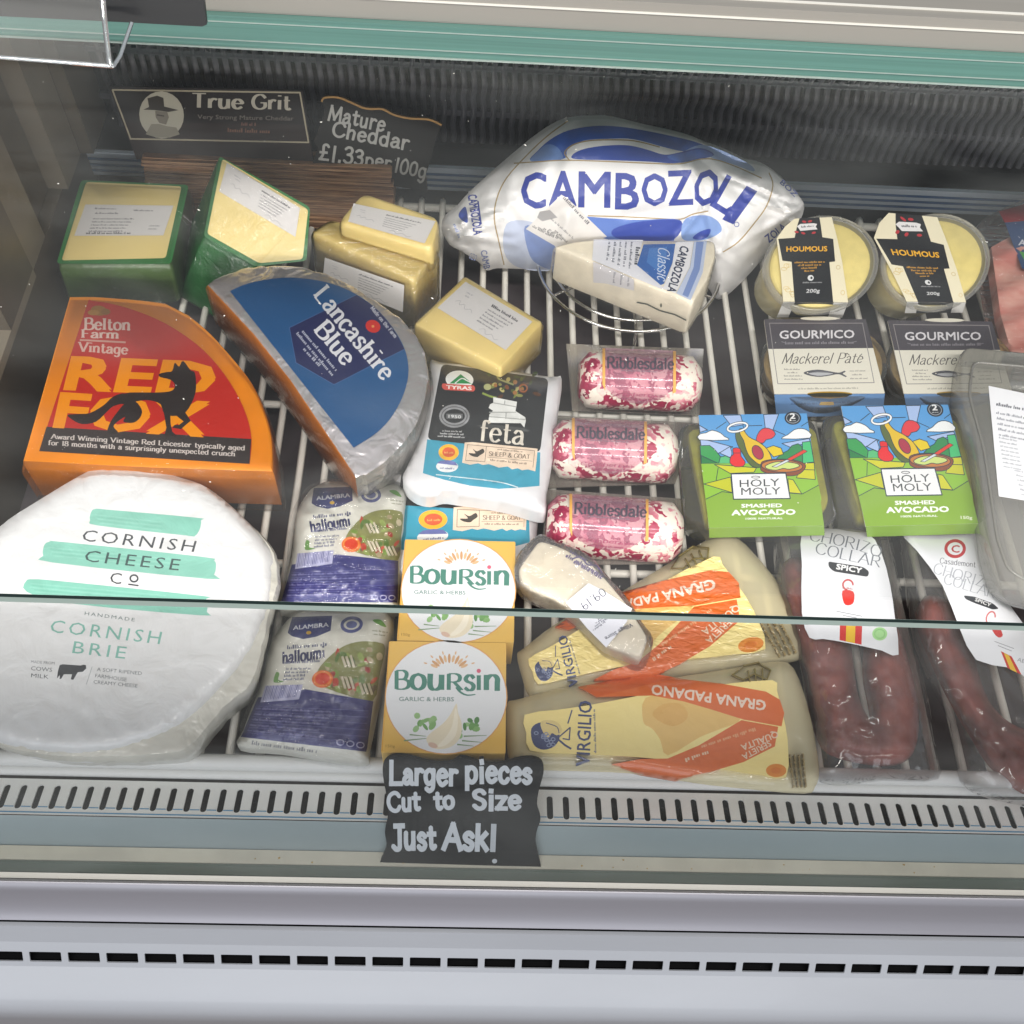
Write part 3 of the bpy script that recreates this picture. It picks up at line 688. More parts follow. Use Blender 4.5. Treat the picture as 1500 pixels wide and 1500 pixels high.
full = ol+[(612, 472), (596, 505), (585, 560), (560, 640), (566, 700), (130, 640), (165, 540), (150, 520), (176, 450), (190, 400)]
sg.poly(full, '#1d1a18'); sg.line(ol, 7, '#a9824f')
random.seed(11)
chalk(sg, [('Mature', (200, 438), (405, 480), 52), ('Cheddar', (215, 497), (492, 548), 50), ('£1.33', (168, 584), (326, 604), 54), ('per', (336, 606), (428, 618), 46), ('100g', (440, 628), (556, 652), 50)], '#b4b2ad', .17)
s = Surf(aty(480, 240, 0.350), aty(620, 260, 0.350), aty(560, 160, 0.368))
t = thing('chalk_sign', 'small black chalkboard price sign with a wavy gold top edge, handwritten cheddar price', 'chalk sign', aty(550, 262, 0.355), 'handwritten chalk signs')
sg.build('board', 'chalkboard_print', t, s, back=0.004, backcol='#7a5f3c')
sg = Art(540, 1080, 5.357)
ol = smooth([(85, 990), (140, 860), (128, 740), (150, 620), (140, 460), (115, 320), (116, 210), (185, 150), (300, 152), (400, 178), (520, 205), (640, 202), (720, 160), (790, 172), (900, 205), (1040, 208), (1180, 172), (1290, 165), (1360, 200), (1372, 280), (1335, 420), (1322, 540), (1348, 640), (1318, 740), (1312, 840), (1352, 1016)], 4, False)
sg.poly(ol, '#191b1f')
random.seed(5)
chalk(sg, [('Larger', (165, 365), (690, 368), 165), ('pieces', (762, 352), (1275, 352), 165), ('Cut', (152, 578), (400, 570), 140), ('to', (520, 560), (668, 555), 138), ('Size', (820, 562), (1188, 562), 145), ('Just', (190, 878), (522, 870), 180), ('Ask', (592, 868), (925, 884), 190)], '#d3d8de', .235)
sg.line([(982, 690), (974, 890)], 42, '#c3c8ce'); sg.ell(988, 972, 20, 18, '#cfd4da')
b0, b1 = at(557, 1262, -0.0285), at(792, 1269, -0.0285)
s = Surf(b0, b1, at(672, 1118, 0.046))
t = thing('chalk_sign', 'large black chalkboard note with white handwriting leaning on the ledge behind the front glass', 'chalk sign', (b0+b1)/2, 'handwritten chalk signs')
sg.build('board', 'chalkboard_print', t, s, back=0.003, backcol='#202226')
# clear acrylic holder with a black card, hung over the counter top
t = thing('card_holder', 'clear acrylic card holder with a black card hanging above the glass, top left', 'card holder', (-0.30, 0.12, 0.36))
H = Vector((0, 0.06, 0)); hz = 0.10
def hp(px, py, y=0.075): return aty(px, py, y)
p = [hp(-160, -60), hp(148, -60), hp(164, 97), hp(-160, 72)]
b = MB(); b.add(p, [(0, 1, 2, 3)]); b.build('front_plate', 'acrylic', t)
b = MB(); b.tube([hp(146, -60), hp(152, 20), hp(160, 90), hp(166, 97)], 0.0017, 6); b.tube([hp(-160, 80, .075), hp(0, 84, .075), hp(166, 97, .075)], 0.0013, 6)
b.tube([hp(166, 97, .0755), aty(176, 82, .083), aty(193, 33, .10)], 0.0012, 6); b.build('polished_edge', 'acrylic_edge', t, sm=70)
p = [aty(-160, -60, .105), aty(292, -60, .105), aty(303, 36, .105), aty(296, 39, .105), aty(190, 33, .105), aty(-160, 16, .105)]
b = MB(); k = Vector((0, 0.003, 0)); b.rings([p, [q+k for q in p]]); fixn(b.build('black_card', 'black_card', t))
# ------------------------------------------------------------------ cheeses on the left
def base_of(outline, z=0.0):
    p = [at(x, y, z) for x, y in outline]; return sum(p, Vector())/len(p)
def grow(outline, k, dx=0, dy=0):
    cx = sum(p[0] for p in outline)/len(outline); cy_ = sum(p[1] for p in outline)/len(outline)
    return [(cx+(x-cx)*k+dx, cy_+(y-cy_)*k+dy) for x, y in outline]
def ticket(a, q, kind=0, ink='#77757a'):
    """a small printed price ticket: q = four corners, top-left first"""
    a.poly(q, '#dcd8d6'); f = homog([(0, 0), (100, 0), (100, 40), (0, 40)], q)
    def ln(x0, x1, y, h, c=ink):
        p0, p1, u = f((x0, y)), f((x1, y)), f((x0, y-h)); hh = math.hypot(u[0]-p0[0], u[1]-p0[1]); a.greek(p0, p1, hh, c)
    if kind == 0:
        ln(12, 36, 6, 2); ln(56, 78, 8, 2.2); ln(14, 40, 12, 2)
        for i in range(5): ln(14, 60-i*2, 19+i*4, 1.8)
        ln(12, 62, 38, 2.6, '#4e4c52'); ln(80, 92, 28, 1.6); ln(80, 90, 32, 1.6)
    else:
        ln(48, 88, 9, 3.0, '#48464c')
        for i in range(5): ln(48, 84-i*3, 14+i*4, 1.7)
        for x0, y0, L in ((12, 10, 9), (14, 14, 6)): ln(x0, x0+L, y0, 1.6, '#a9a7ac')
        p = [f(t) for t in ((10, 24), (14, 21), (17, 25), (22, 22), (26, 26), (32, 23), (36, 26))]; a.line(p, 1.6, '#8d8b92', 4)
        p = [f(t) for t in ((58, 36), (63, 33), (68, 37), (74, 34), (80, 37), (84, 35))]; a.line(p, 1.6, '#8d8b92', 4)
def cheese_block(name, label, cat, o, s, quad, zs, thick, tickets, group=None, mat='yellow_cheese', rim=None, inner=None, down=None, r=0.004, film_='wrinkled_film', rnd=14, fk=1.035):
    q = [Z(*o, s)(*p) for p in quad]; sf = Surf(*[(*q[i], zs[i]) for i in (0, 1, 2)])
    t = thing(name, label, cat, sum((sf(*p) for p in q), Vector())/4-sf.N*thick, group)
    out = roundpoly(q, rnd/s*1.6); slab('body', mat, t, out, sf, thick, r=r, down=down)
    if rim:
        a = Art(*o, s); a.poly(roundpoly(rim, 20), '#2f7239'); a.poly(roundpoly(inner, 16), '#ead592'); a.build('cut_face', 'gloss_print', t, sf, 0.0003)
    for qq, kd in tickets:
        a = Art(*o, s); ticket(a, qq, kd); a.build('price_label', 'paper_print', t, sf, 0.0009)
    slab('film_wrap', film_, t, grow(out, fk), Surf(*[(*q[i], zs[i]+.0016) for i in (0, 1, 2)]), thick+.001, r=r*1.6, down=down)
    return t, sf
random.seed(21)
cheese_block('cheese_block', 'square yellow cheese with dark green wax rind, lying level by the counter end', 'cheese', (50, 210), 3.488,
    [(238, 185), (792, 212), (700, 618), (112, 616)], (.056, .056, .050, .050), .046, [([(262, 312), (712, 318), (660, 470), (205, 472)], 0)], 'green waxed cheese blocks', 'dark_green_wax',
    [(240, 187), (790, 212), (700, 616), (114, 614)], [(266, 197), (754, 220), (672, 586), (140, 598)], (0, -.15, -1), .006)
cheese_block('cheese_block', 'green waxed yellow cheese propped up on its corner like a diamond', 'cheese', (50, 210), 3.488,
    [(945, 62), (1412, 326), (1130, 635), (866, 476)], (.100, .078, .046, .058), .062, [([(985, 100), (1358, 330), (1335, 478), (945, 245)], 1)], 'green waxed cheese blocks', 'green_wax',
    [(945, 64), (1410, 326), (1392, 600), (1130, 630), (866, 474)], [(962, 78), (1400, 338), (1372, 592), (1150, 612), (884, 462)], (-.55, -.32, -1), .005, rnd=8)
cheese_block('cheese_block', 'yellow cheese block lying on top of another, its printed ticket facing up', 'cheese', (430, 260), 3.75,
    [(378, 78), (806, 222), (762, 400), (238, 246)], (.088, .088, .080, .080), .030, [([(330, 142), (780, 240), (720, 362), (300, 242)], 1)], 'plain yellow cheese blocks', down=(0, -.1, -1), rnd=30)
t, sf = cheese_block('cheese_block', 'yellow cheese block underneath, with a ticket on its front side behind the blue wedge', 'cheese', (430, 260), 3.75,
    [(196, 226), (800, 396), (660, 562), (92, 296)], (.066, .066, .062, .062), .058, [], 'plain yellow cheese blocks', down=(0, -.12, -1), rnd=16, film_='shiny_film')
f = Z(430, 260, 3.75); p0, p1 = sf(*f(92, 296)), sf(*f(660, 562)); sf2 = Surf(p0+Vector((0, -.0035, 0)), p1+Vector((0, -.0035, 0)), p0+Vector((0, -.012, -.058)))
a = Art(430, 260, 3.75); ticket(a, [(172, 440), (608, 592), (600, 740), (160, 560)], 1); a.build('price_label', 'paper_print', t, sf2, 0.001)
cheese_block('cheese_block', 'yellow cheese block with white ticket, alone between silver foil wedge and wire rack', 'cheese', (430, 260), 3.75,
    [(940, 535), (1372, 790), (1140, 1048), (658, 800)], (.052, .052, .052, .052), .046, [([(945, 572), (1312, 792), (1165, 948), (790, 716)], 1)], 'plain yellow cheese blocks', rnd=10, down=(0, 0, -1))
# orange quarter wheel
f = Z(0, 420, 3.488); sf = flat(.055)
out = f(smooth([(350, 45), (470, 44), (600, 52), (720, 62), (840, 76)], 3, False)+smooth([(960, 135), (1080, 235), (1200, 370), (1290, 490), (1350, 620), (1388, 760), (1396, 945)], 4, False)+[(760, 925), (110, 890)])
t = thing('cheese_wedge', 'bright orange quarter wheel of cheese with red label and black fox', 'cheese', base_of(out), 'cut cheese wheels')
slab('body', ['orange_cheese', 'rust_cheese'], t, out, sf, .052, r=.004, down=(0, 0, -1), sidemat=1)
a = Art(0, 420, 3.488)
arc = smooth([(455, 62), (470, 72), (560, 85), (700, 125), (850, 190), (1000, 290), (1110, 400), (1200, 530), (1260, 660), (1285, 780), (1275, 905)], 3, False)
a.poly(arc+[(200, 840)], '#c42a1e'); a.poly([(238, 715), (1284, 778), (1275, 905), (200, 840)], '#3b3230')
a.ell(505, 122, 42, 26, '#a8742c', 6); a.ell(478, 132, 30, 14, '#b98638'); a.ell(540, 128, 24, 16, '#98682a')
pk = dict(font='pen', thick=.19, thin=.09, serif=.13)
a.text('Belton', (432, 218), (664, 222), 58, '#ecd0c4', **pk); a.text('Farm', (418, 260), (605, 264), 42, '#ecd0c4', **pk)
a.line([(410, 272), (640, 284)], 9, '#dca898'); a.text('Vintage', (402, 330), (650, 345), 48, '#e6c0b2', **pk)
og = '#f59a0c'
a.text('RED', (335, 522), (1070, 552), 175, og, bold=.035, up=(42, -172)); a.text('FOX', (280, 714), (1032, 762), 178, og, bold=.035, up=(40, -180))
dk = '#332a29'
a.poly(smooth([(935, 378), (972, 425), (996, 440), (1002, 510), (990, 570), (950, 640), (900, 660), (840, 650), (820, 600), (760, 580), (700, 585), (640, 600), (600, 590), (640, 545), (720, 540), (820, 540), (880, 530), (893, 500), (870, 475), (820, 462), (812, 446), (850, 436), (880, 430), (893, 388), (915, 408)], 3), dk)
a.poly(smooth([(640, 545), (580, 560), (530, 605), (460, 645), (400, 650), (345, 655), (370, 680), (420, 702), (490, 690), (545, 640), (580, 610), (640, 590)], 3), dk)
a.poly(smooth([(690, 585), (725, 630), (715, 670), (680, 695), (630, 690), (640, 665), (600, 690), (580, 715), (605, 748), (550, 745), (565, 690), (600, 640), (640, 595)], 3), dk)
a.poly([(818, 590), (870, 640), (872, 700), (880, 740), (905, 762), (840, 760), (850, 720), (838, 650)], dk); a.poly([(900, 640), (945, 640), (975, 685), (950, 705), (925, 728), (880, 720), (892, 706), (915, 706), (938, 688), (905, 662)], dk)
a.text('Award Winning Vintage Red Leicester typically aged', (262, 776), (1250, 836), 24, '#d8cdc6', **pk); a.text('for 18 months with a surprisingly unexpected crunch', (246, 808), (1200, 866), 24, '#d8cdc6', **pk)
a.build('front_label', 'gloss_print', t, sf, .0006)
slab('film_wrap', 'wrinkled_film', t, grow(out, 1.03, 3, 5), flat(.057), .056, r=.008, down=(0, 0, -1))
# half wheel in silver foil
f = Z(290, 370, 4.1667); sf = flat(.062)
arc = smooth([(55, 185), (150, 130), (300, 85), (450, 70), (600, 76), (740, 108), (880, 160), (1000, 230), (1130, 312), (1260, 412), (1340, 510), (1390, 610), (1412, 740), (1392, 880), (1340, 1030), (1260, 1160), (1150, 1270), (1050, 1345), (965, 1372)], 4, False)
random.seed(8)
out = f([(x+random.uniform(-5, 5), y+random.uniform(-5, 5)) for x, y in arc]+[(928, 1320), (740, 1045), (555, 775), (330, 490)])
n = len(out)
t = thing('cheese_wedge', 'half wheel of cheese in crumpled silver foil with blue label', 'cheese', base_of(out), 'cut cheese wheels')
slab('body', ['silver_foil', 'rust_cheese', 'dull_foil'], t, out, sf, .056, r=.004, down=(0, 0, -1), sidemat=2, cut={k: 1 for k in range(n-5, n)})
a = Art(290, 370, 4.1667)
bl = smooth([(195, 235), (300, 190), (450, 160), (600, 154), (780, 180), (940, 240), (1080, 335), (1190, 460), (1262, 590), (1285, 720), (1260, 850), (1190, 990), (1090, 1100), (950, 1190)], 4, False)
a.poly(bl, '#2a5a8c')
em = smooth([(965, 258), (1080, 336), (1190, 462), (1261, 590)], 4, False); a.poly(em+[(1050, 690), (830, 806), (598, 672), (558, 458)], '#2c2f5c')
for p, q in (((965, 258), (558, 458)), ((558, 458), (598, 672)), ((598, 672), (830, 806)), ((830, 806), (1261, 590))): a.line([p, q], 4, '#4a6a9c')
pk = dict(font='pen', thick=.175, thin=.085, serif=.12)
a.text('Lancashire', (706, 262), (1128, 782), 108, '#e6e6ea', **pk); a.text('Blue', (708, 476), (890, 692), 108, '#e6e6ea', **pk)
a.ell(1068, 450, 46, 38, '#d8342c', 20); a.ell(1068, 450, 9, 8, '#f0a060')
a.text('Made on the Farm', (1052, 340), (1200, 522), 24, '#cfd0da', **pk)
for p, q in (((632, 484), (845, 732)), ((598, 496), (820, 758)), ((640, 592), (745, 705))): a.greek(p, q, 20, '#b9bccb')
a.build('front_label', 'gloss_print', t, sf, .0007)
slab('film_wrap', 'clear_film', t, grow(out, 1.025, 2, 3), flat(.0645), .058, r=.006, down=(0, 0, -1))
# white brie wheel
f = Z(0, 670, 3.2605)
lab = smooth([(430, 62), (540, 40), (720, 58), (860, 96), (990, 145), (1150, 275), (1290, 440), (1300, 560), (1285, 690), (1240, 830), (1160, 980), (1000, 1160), (880, 1265), (760, 1330), (520, 1402), (260, 1408), (0, 1362), (-150, 1270), (-240, 1100), (-270, 900), (-240, 700), (-150, 500), (0, 330), (180, 208)], 4)
sf = flat(.052); t = thing('brie_wheel', 'large white wheel of cheese in clear wrap, printed with green brush strokes and a cow', 'cheese', base_of(f(lab)), None)
random.seed(4)
sk = smooth([(430, 66), (720, 64), (990, 150), (1160, 275), (1300, 420), (1335, 560), (1320, 650), (1295, 740), (1260, 900), (1205, 1080), (1070, 1200), (900, 1390), (700, 1428), (480, 1436), (240, 1430), (0, 1380), (-160, 1280), (-250, 1100), (-280, 900), (-250, 700), (-150, 500), (0, 340), (180, 215)], 5)
sk = [(x+random.uniform(-3, 3), y+random.uniform(-3, 3)) for x, y in sk]
slab('wrapped_side', 'brie_wrap', t, f(sk), flat(.046), .044, r=.006, down=(0, 0, -1), taper=.008)
a = Art(0, 670, 3.2605); a.poly(lab, '#e0e0e0'); tl = '#86c2b0'
for st in ([(435, 262), (455, 246), (520, 250), (940, 288), (960, 300), (955, 340), (930, 376), (880, 372), (470, 326), (430, 302)], [(212, 418), (240, 402), (300, 404), (960, 474), (1022, 492), (1032, 520), (1022, 560), (990, 580), (250, 502), (206, 470)], [(125, 590), (165, 582), (300, 592), (955, 660), (985, 676), (988, 738), (952, 754), (340, 698), (128, 642)]):
    a.poly(smooth(st, 3), tl)
    for k in range(5):
        y0 = st[0][1]+12+k*10; a.line([(st[0][0]+20+k*6, y0), (st[4][0]*.6+200, y0+(st[4][1]-st[1][1])*.55+6)], 3, '#7ab9a6' if k % 2 else '#92cbba')
a.text('CORNISH', (388, 398), (925, 452), 58, '#47494d', up=(16, -56), spacing=1.25); a.text('CHEESE', (400, 496), (852, 540), 58, '#3f5452', up=(14, -56), spacing=1.25)
a.text('C', (524, 600), (578, 606), 55, '#47494d'); a.ring(640, 578, 18, 16, 8, '#47494d'); a.line([(614, 606), (660, 612)], 7, '#47494d')
a.text('HANDMADE', (404, 752), (642, 784), 17, '#5b6f6c', spacing=1.3); a.text('CORNISH', (236, 834), (762, 892), 64, '#7fb6a8', up=(14, -62), spacing=1.25); a.text('BRIE', (344, 934), (596, 962), 62, '#7fb6a8', up=(12, -60), spacing=1.25)
a.poly([(285, 992), (300, 988), (385, 994), (398, 990), (410, 992), (412, 1008), (395, 1024), (372, 1026), (350, 1062), (338, 1060), (344, 1036), (305, 1036), (292, 1058), (284, 1058), (286, 1040), (272, 1056), (276, 1024)], '#3b3c40')
for k, wd in enumerate(('MADE FROM', 'COWS', 'MILK')): a.text(wd, (148, 982+k*34), (148+(112 if k == 0 else 100 if k == 1 else 84), 990+k*34), 20 if k else 14, '#55585c')
a.line([(440, 1000), (412, 1085)], 3, '#a9aeb0')
for k, (wd, L) in enumerate((('A SOFT RIPENED', 215), ('FARMHOUSE', 150), ('CREAMY CHEESE', 210))): a.text(wd, (462-k*8, 1020+k*30), (462-k*8+L, 1040+k*30), 18, '#6f7477')
sfb = flat(.052); cx, cy_ = f(500, 700)
def hb(px, py):
    d = edge_dist((px, py), f_lab); e = max(0, 1-d/16); return -.007*e*e+.0009*noise.noise(Vector((px*.05, py*.05, 3)))*min(1, d/30)-(.003*max(0, noise.noise(Vector((px*.11, py*.11, 8))))*max(0, 1-d/40))
f_lab = f(lab); sfb.h = hb
a.build('top_paper', 'pouch_print', t, sfb, .0, grid=9, back=.02)
# two pouches of grilling cheese, one printed design
def halloumi(a):
    out = smooth([(432, 112), (500, 84), (580, 88), (700, 95), (800, 90), (862, 106), (892, 155), (884, 260), (868, 460), (850, 660), (842, 716), (700, 722), (470, 712), (266, 716), (280, 640), (296, 560), (325, 450), (335, 320), (352, 225), (400, 145)], 3)
    a.poly(out, '#d8d6cc'); nv = '#3b3a78'
    a.poly([(432, 116), (620, 110), (622, 178), (560, 206), (500, 218), (445, 206), (421, 190)], '#33376b'); a.text('ALAMBRA', (446, 176), (610, 160), 20, '#d5d6dc', bold=.02); a.ell(522, 188, 12, 8, '#c8a23c')
    a.ring(712, 150, 42, 30, 14, '#4a4f86'); a.ell(712, 150, 24, 16, '#6a70a0'); a.poly(smooth([(800, 130), (835, 128), (862, 160), (830, 150)], 3), '#6fa64e'); a.greek((805, 178), (870, 186), 9, '#84876f'); a.greek((812, 194), (866, 200), 9, '#84876f')
    a.greek((430, 266), (618, 246), 18, '#585a78'); a.text('halloumi', (420, 332), (612, 300), 54, '#30315c', font='pen', thick=.24, thin=.13, serif=.1); a.greek((424, 334), (600, 318), 14, '#6a6c88')
    for k in range(4): a.greek((440-k*2, 360+k*16), (560-k*10, 352+k*16), 11, '#6a6c88')
    a.poly(smooth([(395, 372), (412, 378), (410, 405), (440, 412), (400, 420), (388, 410)], 3), '#6f9a58')
    ph = smooth([(590, 352), (640, 285), (700, 240), (770, 222), (838, 226), (868, 250), (858, 360), (842, 470), (720, 452), (640, 430), (598, 405)], 3); a.poly(ph, '#86874f')
    rs = random.getstate(); random.seed(31)
    for k in range(46):
        x = random.uniform(620, 850); y = random.uniform(245, 450)
        if edge_dist((x, y), ph) < 10: continue
        a.ell(x, y, random.uniform(10, 26), random.uniform(7, 15), random.choice(('#b8402c', '#c8563c', '#7f9a44', '#98a85c', '#5f7a38', '#b9aa8a', '#a89878', '#cfc2a2', '#6a5a44', '#a03426')), random.uniform(0, 180), n=10)
    for x, y in ((700, 380), (690, 290), (780, 400)):
        for k in range(3): a.line([(x+k*18, y+random.uniform(-4, 4)), (x+k*18+20, y+44)], 10, '#cdc3ac'); a.line([(x+k*18+8, y), (x+k*18+28, y+42)], 3, '#5b5040')
    random.setstate(rs)
    a.poly([(325, 490), (360, 486), (545, 440), (845, 472), (843, 660), (840, 676), (272, 672)], nv)
    a.ell(615, 392, 47, 38, '#e2702a'); a.ell(615, 390, 32, 25, '#d8401f'); a.ring(615, 391, 38, 30, 3, '#f0a050')
    a.poly([(352, 436), (530, 420), (522, 486), (340, 512)], '#b9b9d6')
    for k in range(20):
        x = 362+k*8; a.line([(x, 436-k*.7), (x-9, 500-k*1.3)], random.choice((2, 4)), '#6a6a9c')
    for k in range(6): a.line([(330-k*6, 530+k*24), (830, 512+k*26)], 4, '#56558e')
    for k in range(5): a.greek((325-k*6, 544+k*25), (random.uniform(600, 700), 532+k*27), 10, '#8584b4')
    for k in range(3): a.ring(730+k*42, 650+k*1, 15, 11, 4, '#b9b8d6')
    a.greek((330, 700), (640, 704), 18, '#8f8f92')
    return out
hz = Z(330, 680, 3.3345)
hs_, hd_ = [hz(*p) for p in ((432, 112), (880, 130), (840, 660), (280, 665))], [hz(*p) for p in ((328, 742), (812, 762), (690, 1385), (85, 1325))]
for k, lb in enumerate(('white and navy pouch of grilling cheese, the rear one below the silver foil wedge', 'white and navy pouch of grilling cheese, the front one next to the brie wheel')):
    random.seed(40); a = Art(330, 680, 3.3345); o_ = halloumi(a); wp = homog(hs_, hd_) if k else None
    op = [(wp or (lambda q: q))(hz(*p)) for p in o_]
    zz = .014 if k else .017
    s = Surf((*op[0], zz+.004), (*op[len(op)//3], zz+.004), (*op[len(op)*2//3], zz), bulge(op, .017, 42, .0022, .05, k*5))
    t = thing('cheese_pouch', lb, 'cheese pouch', base_of(op), 'pouches of grilling cheese')
    a.build('printed_pouch', 'pouch_print', t, s, 0, warp=wp, grid=8, back=.010, backcol='#d8d6cc')
    ow = [(p[0], p[1]) for p in grow(op, 1.07, -2, 2)]
    s2 = Surf((*op[0], zz+.003), (*op[len(op)//3], zz+.003), (*op[len(op)*2//3], zz-.001), bulge(ow, .0205, 44, .004, .07, 3+k))
    sheet('film_wrap', 'creased_film', t, ow, s2, 0.0, grid=9)
# two pouches of white cheese in brine, one printed design
def feta(a):
    out = smooth([(330, 88), (400, 95), (700, 130), (1140, 195), (1232, 214), (1200, 500), (1165, 800), (1128, 1000), (1126, 1120), (1090, 1138), (1000, 1118), (880, 1080), (700, 1045), (520, 1020), (420, 1008), (330, 1030), (240, 1012), (165, 955), (140, 885), (178, 800), (245, 650), (290, 450), (322, 250)], 3)
    a.poly(out, '#dddcde'); a.poly(roundpoly([(408, 108), (1142, 208), (1084, 716), (308, 628)], 40), '#2c2b2d'); a.poly([(308, 626), (1085, 716), (1079, 946), (950, 957), (800, 966), (600, 944), (420, 902), (278, 858)], '#3f9ab4')
    a.line(smooth([(370, 868), (520, 885), (700, 905), (830, 925), (930, 955)], 5, False), 7, '#d5e4e8')
    a.ell(530, 216, 96, 62, '#e6e6e2', 4); a.poly([(462, 242), (538, 178), (620, 244)], '#2f8a4c'); a.line(smooth([(500, 240), (545, 208), (580, 222), (615, 240)], 4, False), 7, '#e6e6e2')
    a.poly(roundpoly([(410, 242), (630, 256), (640, 278), (628, 298), (425, 286), (408, 268)], 12), '#cf5a50'); a.text('TYRAS', (440, 277), (612, 288), 24, '#f0e0da', bold=.04)
    rs = random.getstate(); random.seed(12)
    for k in range(34):
        x = random.gauss(880, 95); y = random.gauss(250, 55)
        if y < 150 or x > 1090: continue
        a.ell(x, y, random.uniform(10, 34), random.uniform(6, 16), random.choice(('#4f5a2c', '#6f7a3c', '#8a8a4c', '#5a3a26', '#7a4a2c', '#9a6a3c', '#3f4a28', '#b0a468')), random.uniform(0, 180), n=10)
    random.setstate(rs)
    a.line(smooth([(780, 170), (800, 210), (860, 235), (900, 250)], 4, False), 12, '#8f8f62'); a.ell(722, 266, 26, 22, '#a8a878'); a.ring(968, 275, 26, 24, 10, '#9c5a34'); a.line(smooth([(690, 310), (740, 330), (780, 340)], 4, False), 14, '#8a9a4c')
    a.poly([(762, 336), (925, 368), (915, 432), (982, 475), (985, 500), (975, 545), (950, 515), (728, 512), (735, 455), (760, 430), (730, 410), (740, 385), (762, 375)], '#e2e2de')
    for l_ in ([(762, 375), (915, 402)], [(735, 440), (918, 440)], [(735, 470), (980, 490)], [(842, 360), (838, 385)], [(850, 445), (848, 485)]): a.line(l_, 7, '#a9aaa6')
    a.poly([(640, 532), (720, 520), (975, 548), (1010, 570), (940, 575), (700, 545)], '#4a4a4a'); a.text('feta', (664, 632), (968, 662), 138, '#ddd4c6', font='pen', thick=.15, thin=.055, serif=.07)
    a.ring(495, 466, 88, 64, 32, '#8e8e90'); a.ring(495, 466, 88, 64, 6, '#5a5a5c'); a.rect(440, 450, 552, 484, '#6c6c6e'); a.text('1950', (455, 478), (540, 482), 22, '#d0d0d0', bold=.02)
    for k in range(3): a.greek((412-k*16, 572+k*18), (548+k*10, 578+k*20), 12, '#bdbdbd')
    a.ell(456, 715, 70, 56, '#eeb32c'); a.ell(456, 714, 44, 34, '#d65a2e'); a.greek((425, 722), (488, 724), 12, '#efb060')
    a.ell(445, 812, 76, 40, '#e6e6e6'); a.poly([(375, 790), (400, 772), (450, 768), (500, 780), (518, 806), (440, 798)], '#6a70a8'); a.greek((395, 828), (500, 834), 13, '#6a7098')
    a.poly([(566, 648), (620, 645), (1066, 690), (1060, 770), (1050, 846), (1000, 832), (958, 838), (930, 824), (890, 832), (862, 812), (800, 820), (760, 805), (730, 796), (690, 802), (660, 790), (600, 800), (548, 786)], '#ead2ba')
    for p, q in (((585, 662), (1046, 704)), ((1046, 704), (1034, 818)), ((585, 662), (572, 770)), ((715, 672), (704, 780)), ((572, 770), (704, 780))): a.line([p, q], 4, '#8a7a6c')
    a.poly(smooth([(595, 720), (640, 722), (620, 690), (650, 708), (690, 690), (700, 715), (670, 735), (650, 748), (610, 738)], 3), '#3f3832'); a.text('SHEEP & GOAT', (732, 738), (1012, 762), 30, '#6a5c50', font='pen', thick=.16, thin=.08, serif=.08); a.greek((790, 700), (965, 716), 12, '#8a7a6c'); a.greek((740, 772), (995, 800), 14, '#8a7a6c'); a.line([(722, 748), (1030, 776)], 3, '#8a7a6c')
    return out
fz = Z(560, 510, 4.6867)
fs_, fd_ = [fz(*p) for p in ((566, 648), (1066, 690), (1050, 846), (548, 786))], [fz(*p) for p in ((490, 1092), (990, 1112), (986, 1250), (484, 1248))]
for k, lb in enumerate(('white pouch of cheese with black and teal label lying uppermost by the silver foil wedge', 'white pouch with teal label mostly hidden under its twin, behind the gold boxes')):
    random.seed(50); a = Art(560, 510, 4.6867); o_ = feta(a); wp = homog(fs_, fd_) if k else None
    op = [(wp or (lambda q: q))(fz(*p)) for p in o_]
    z0, z1 = (.012, .016) if k else (.030, .040)
    s = Surf((*op[0], z0), (*op[12], z0), (*op[45], z1), bulge(op, .011, 30, .0012, .05, k*5))
    t = thing('cheese_pouch', lb, 'cheese pouch', base_of(op), 'white pouches with black and teal labels')
    a.build('printed_pouch', 'gloss_print', t, s, 0, warp=wp, grid=9, back=.012, backcol='#dcdcde')
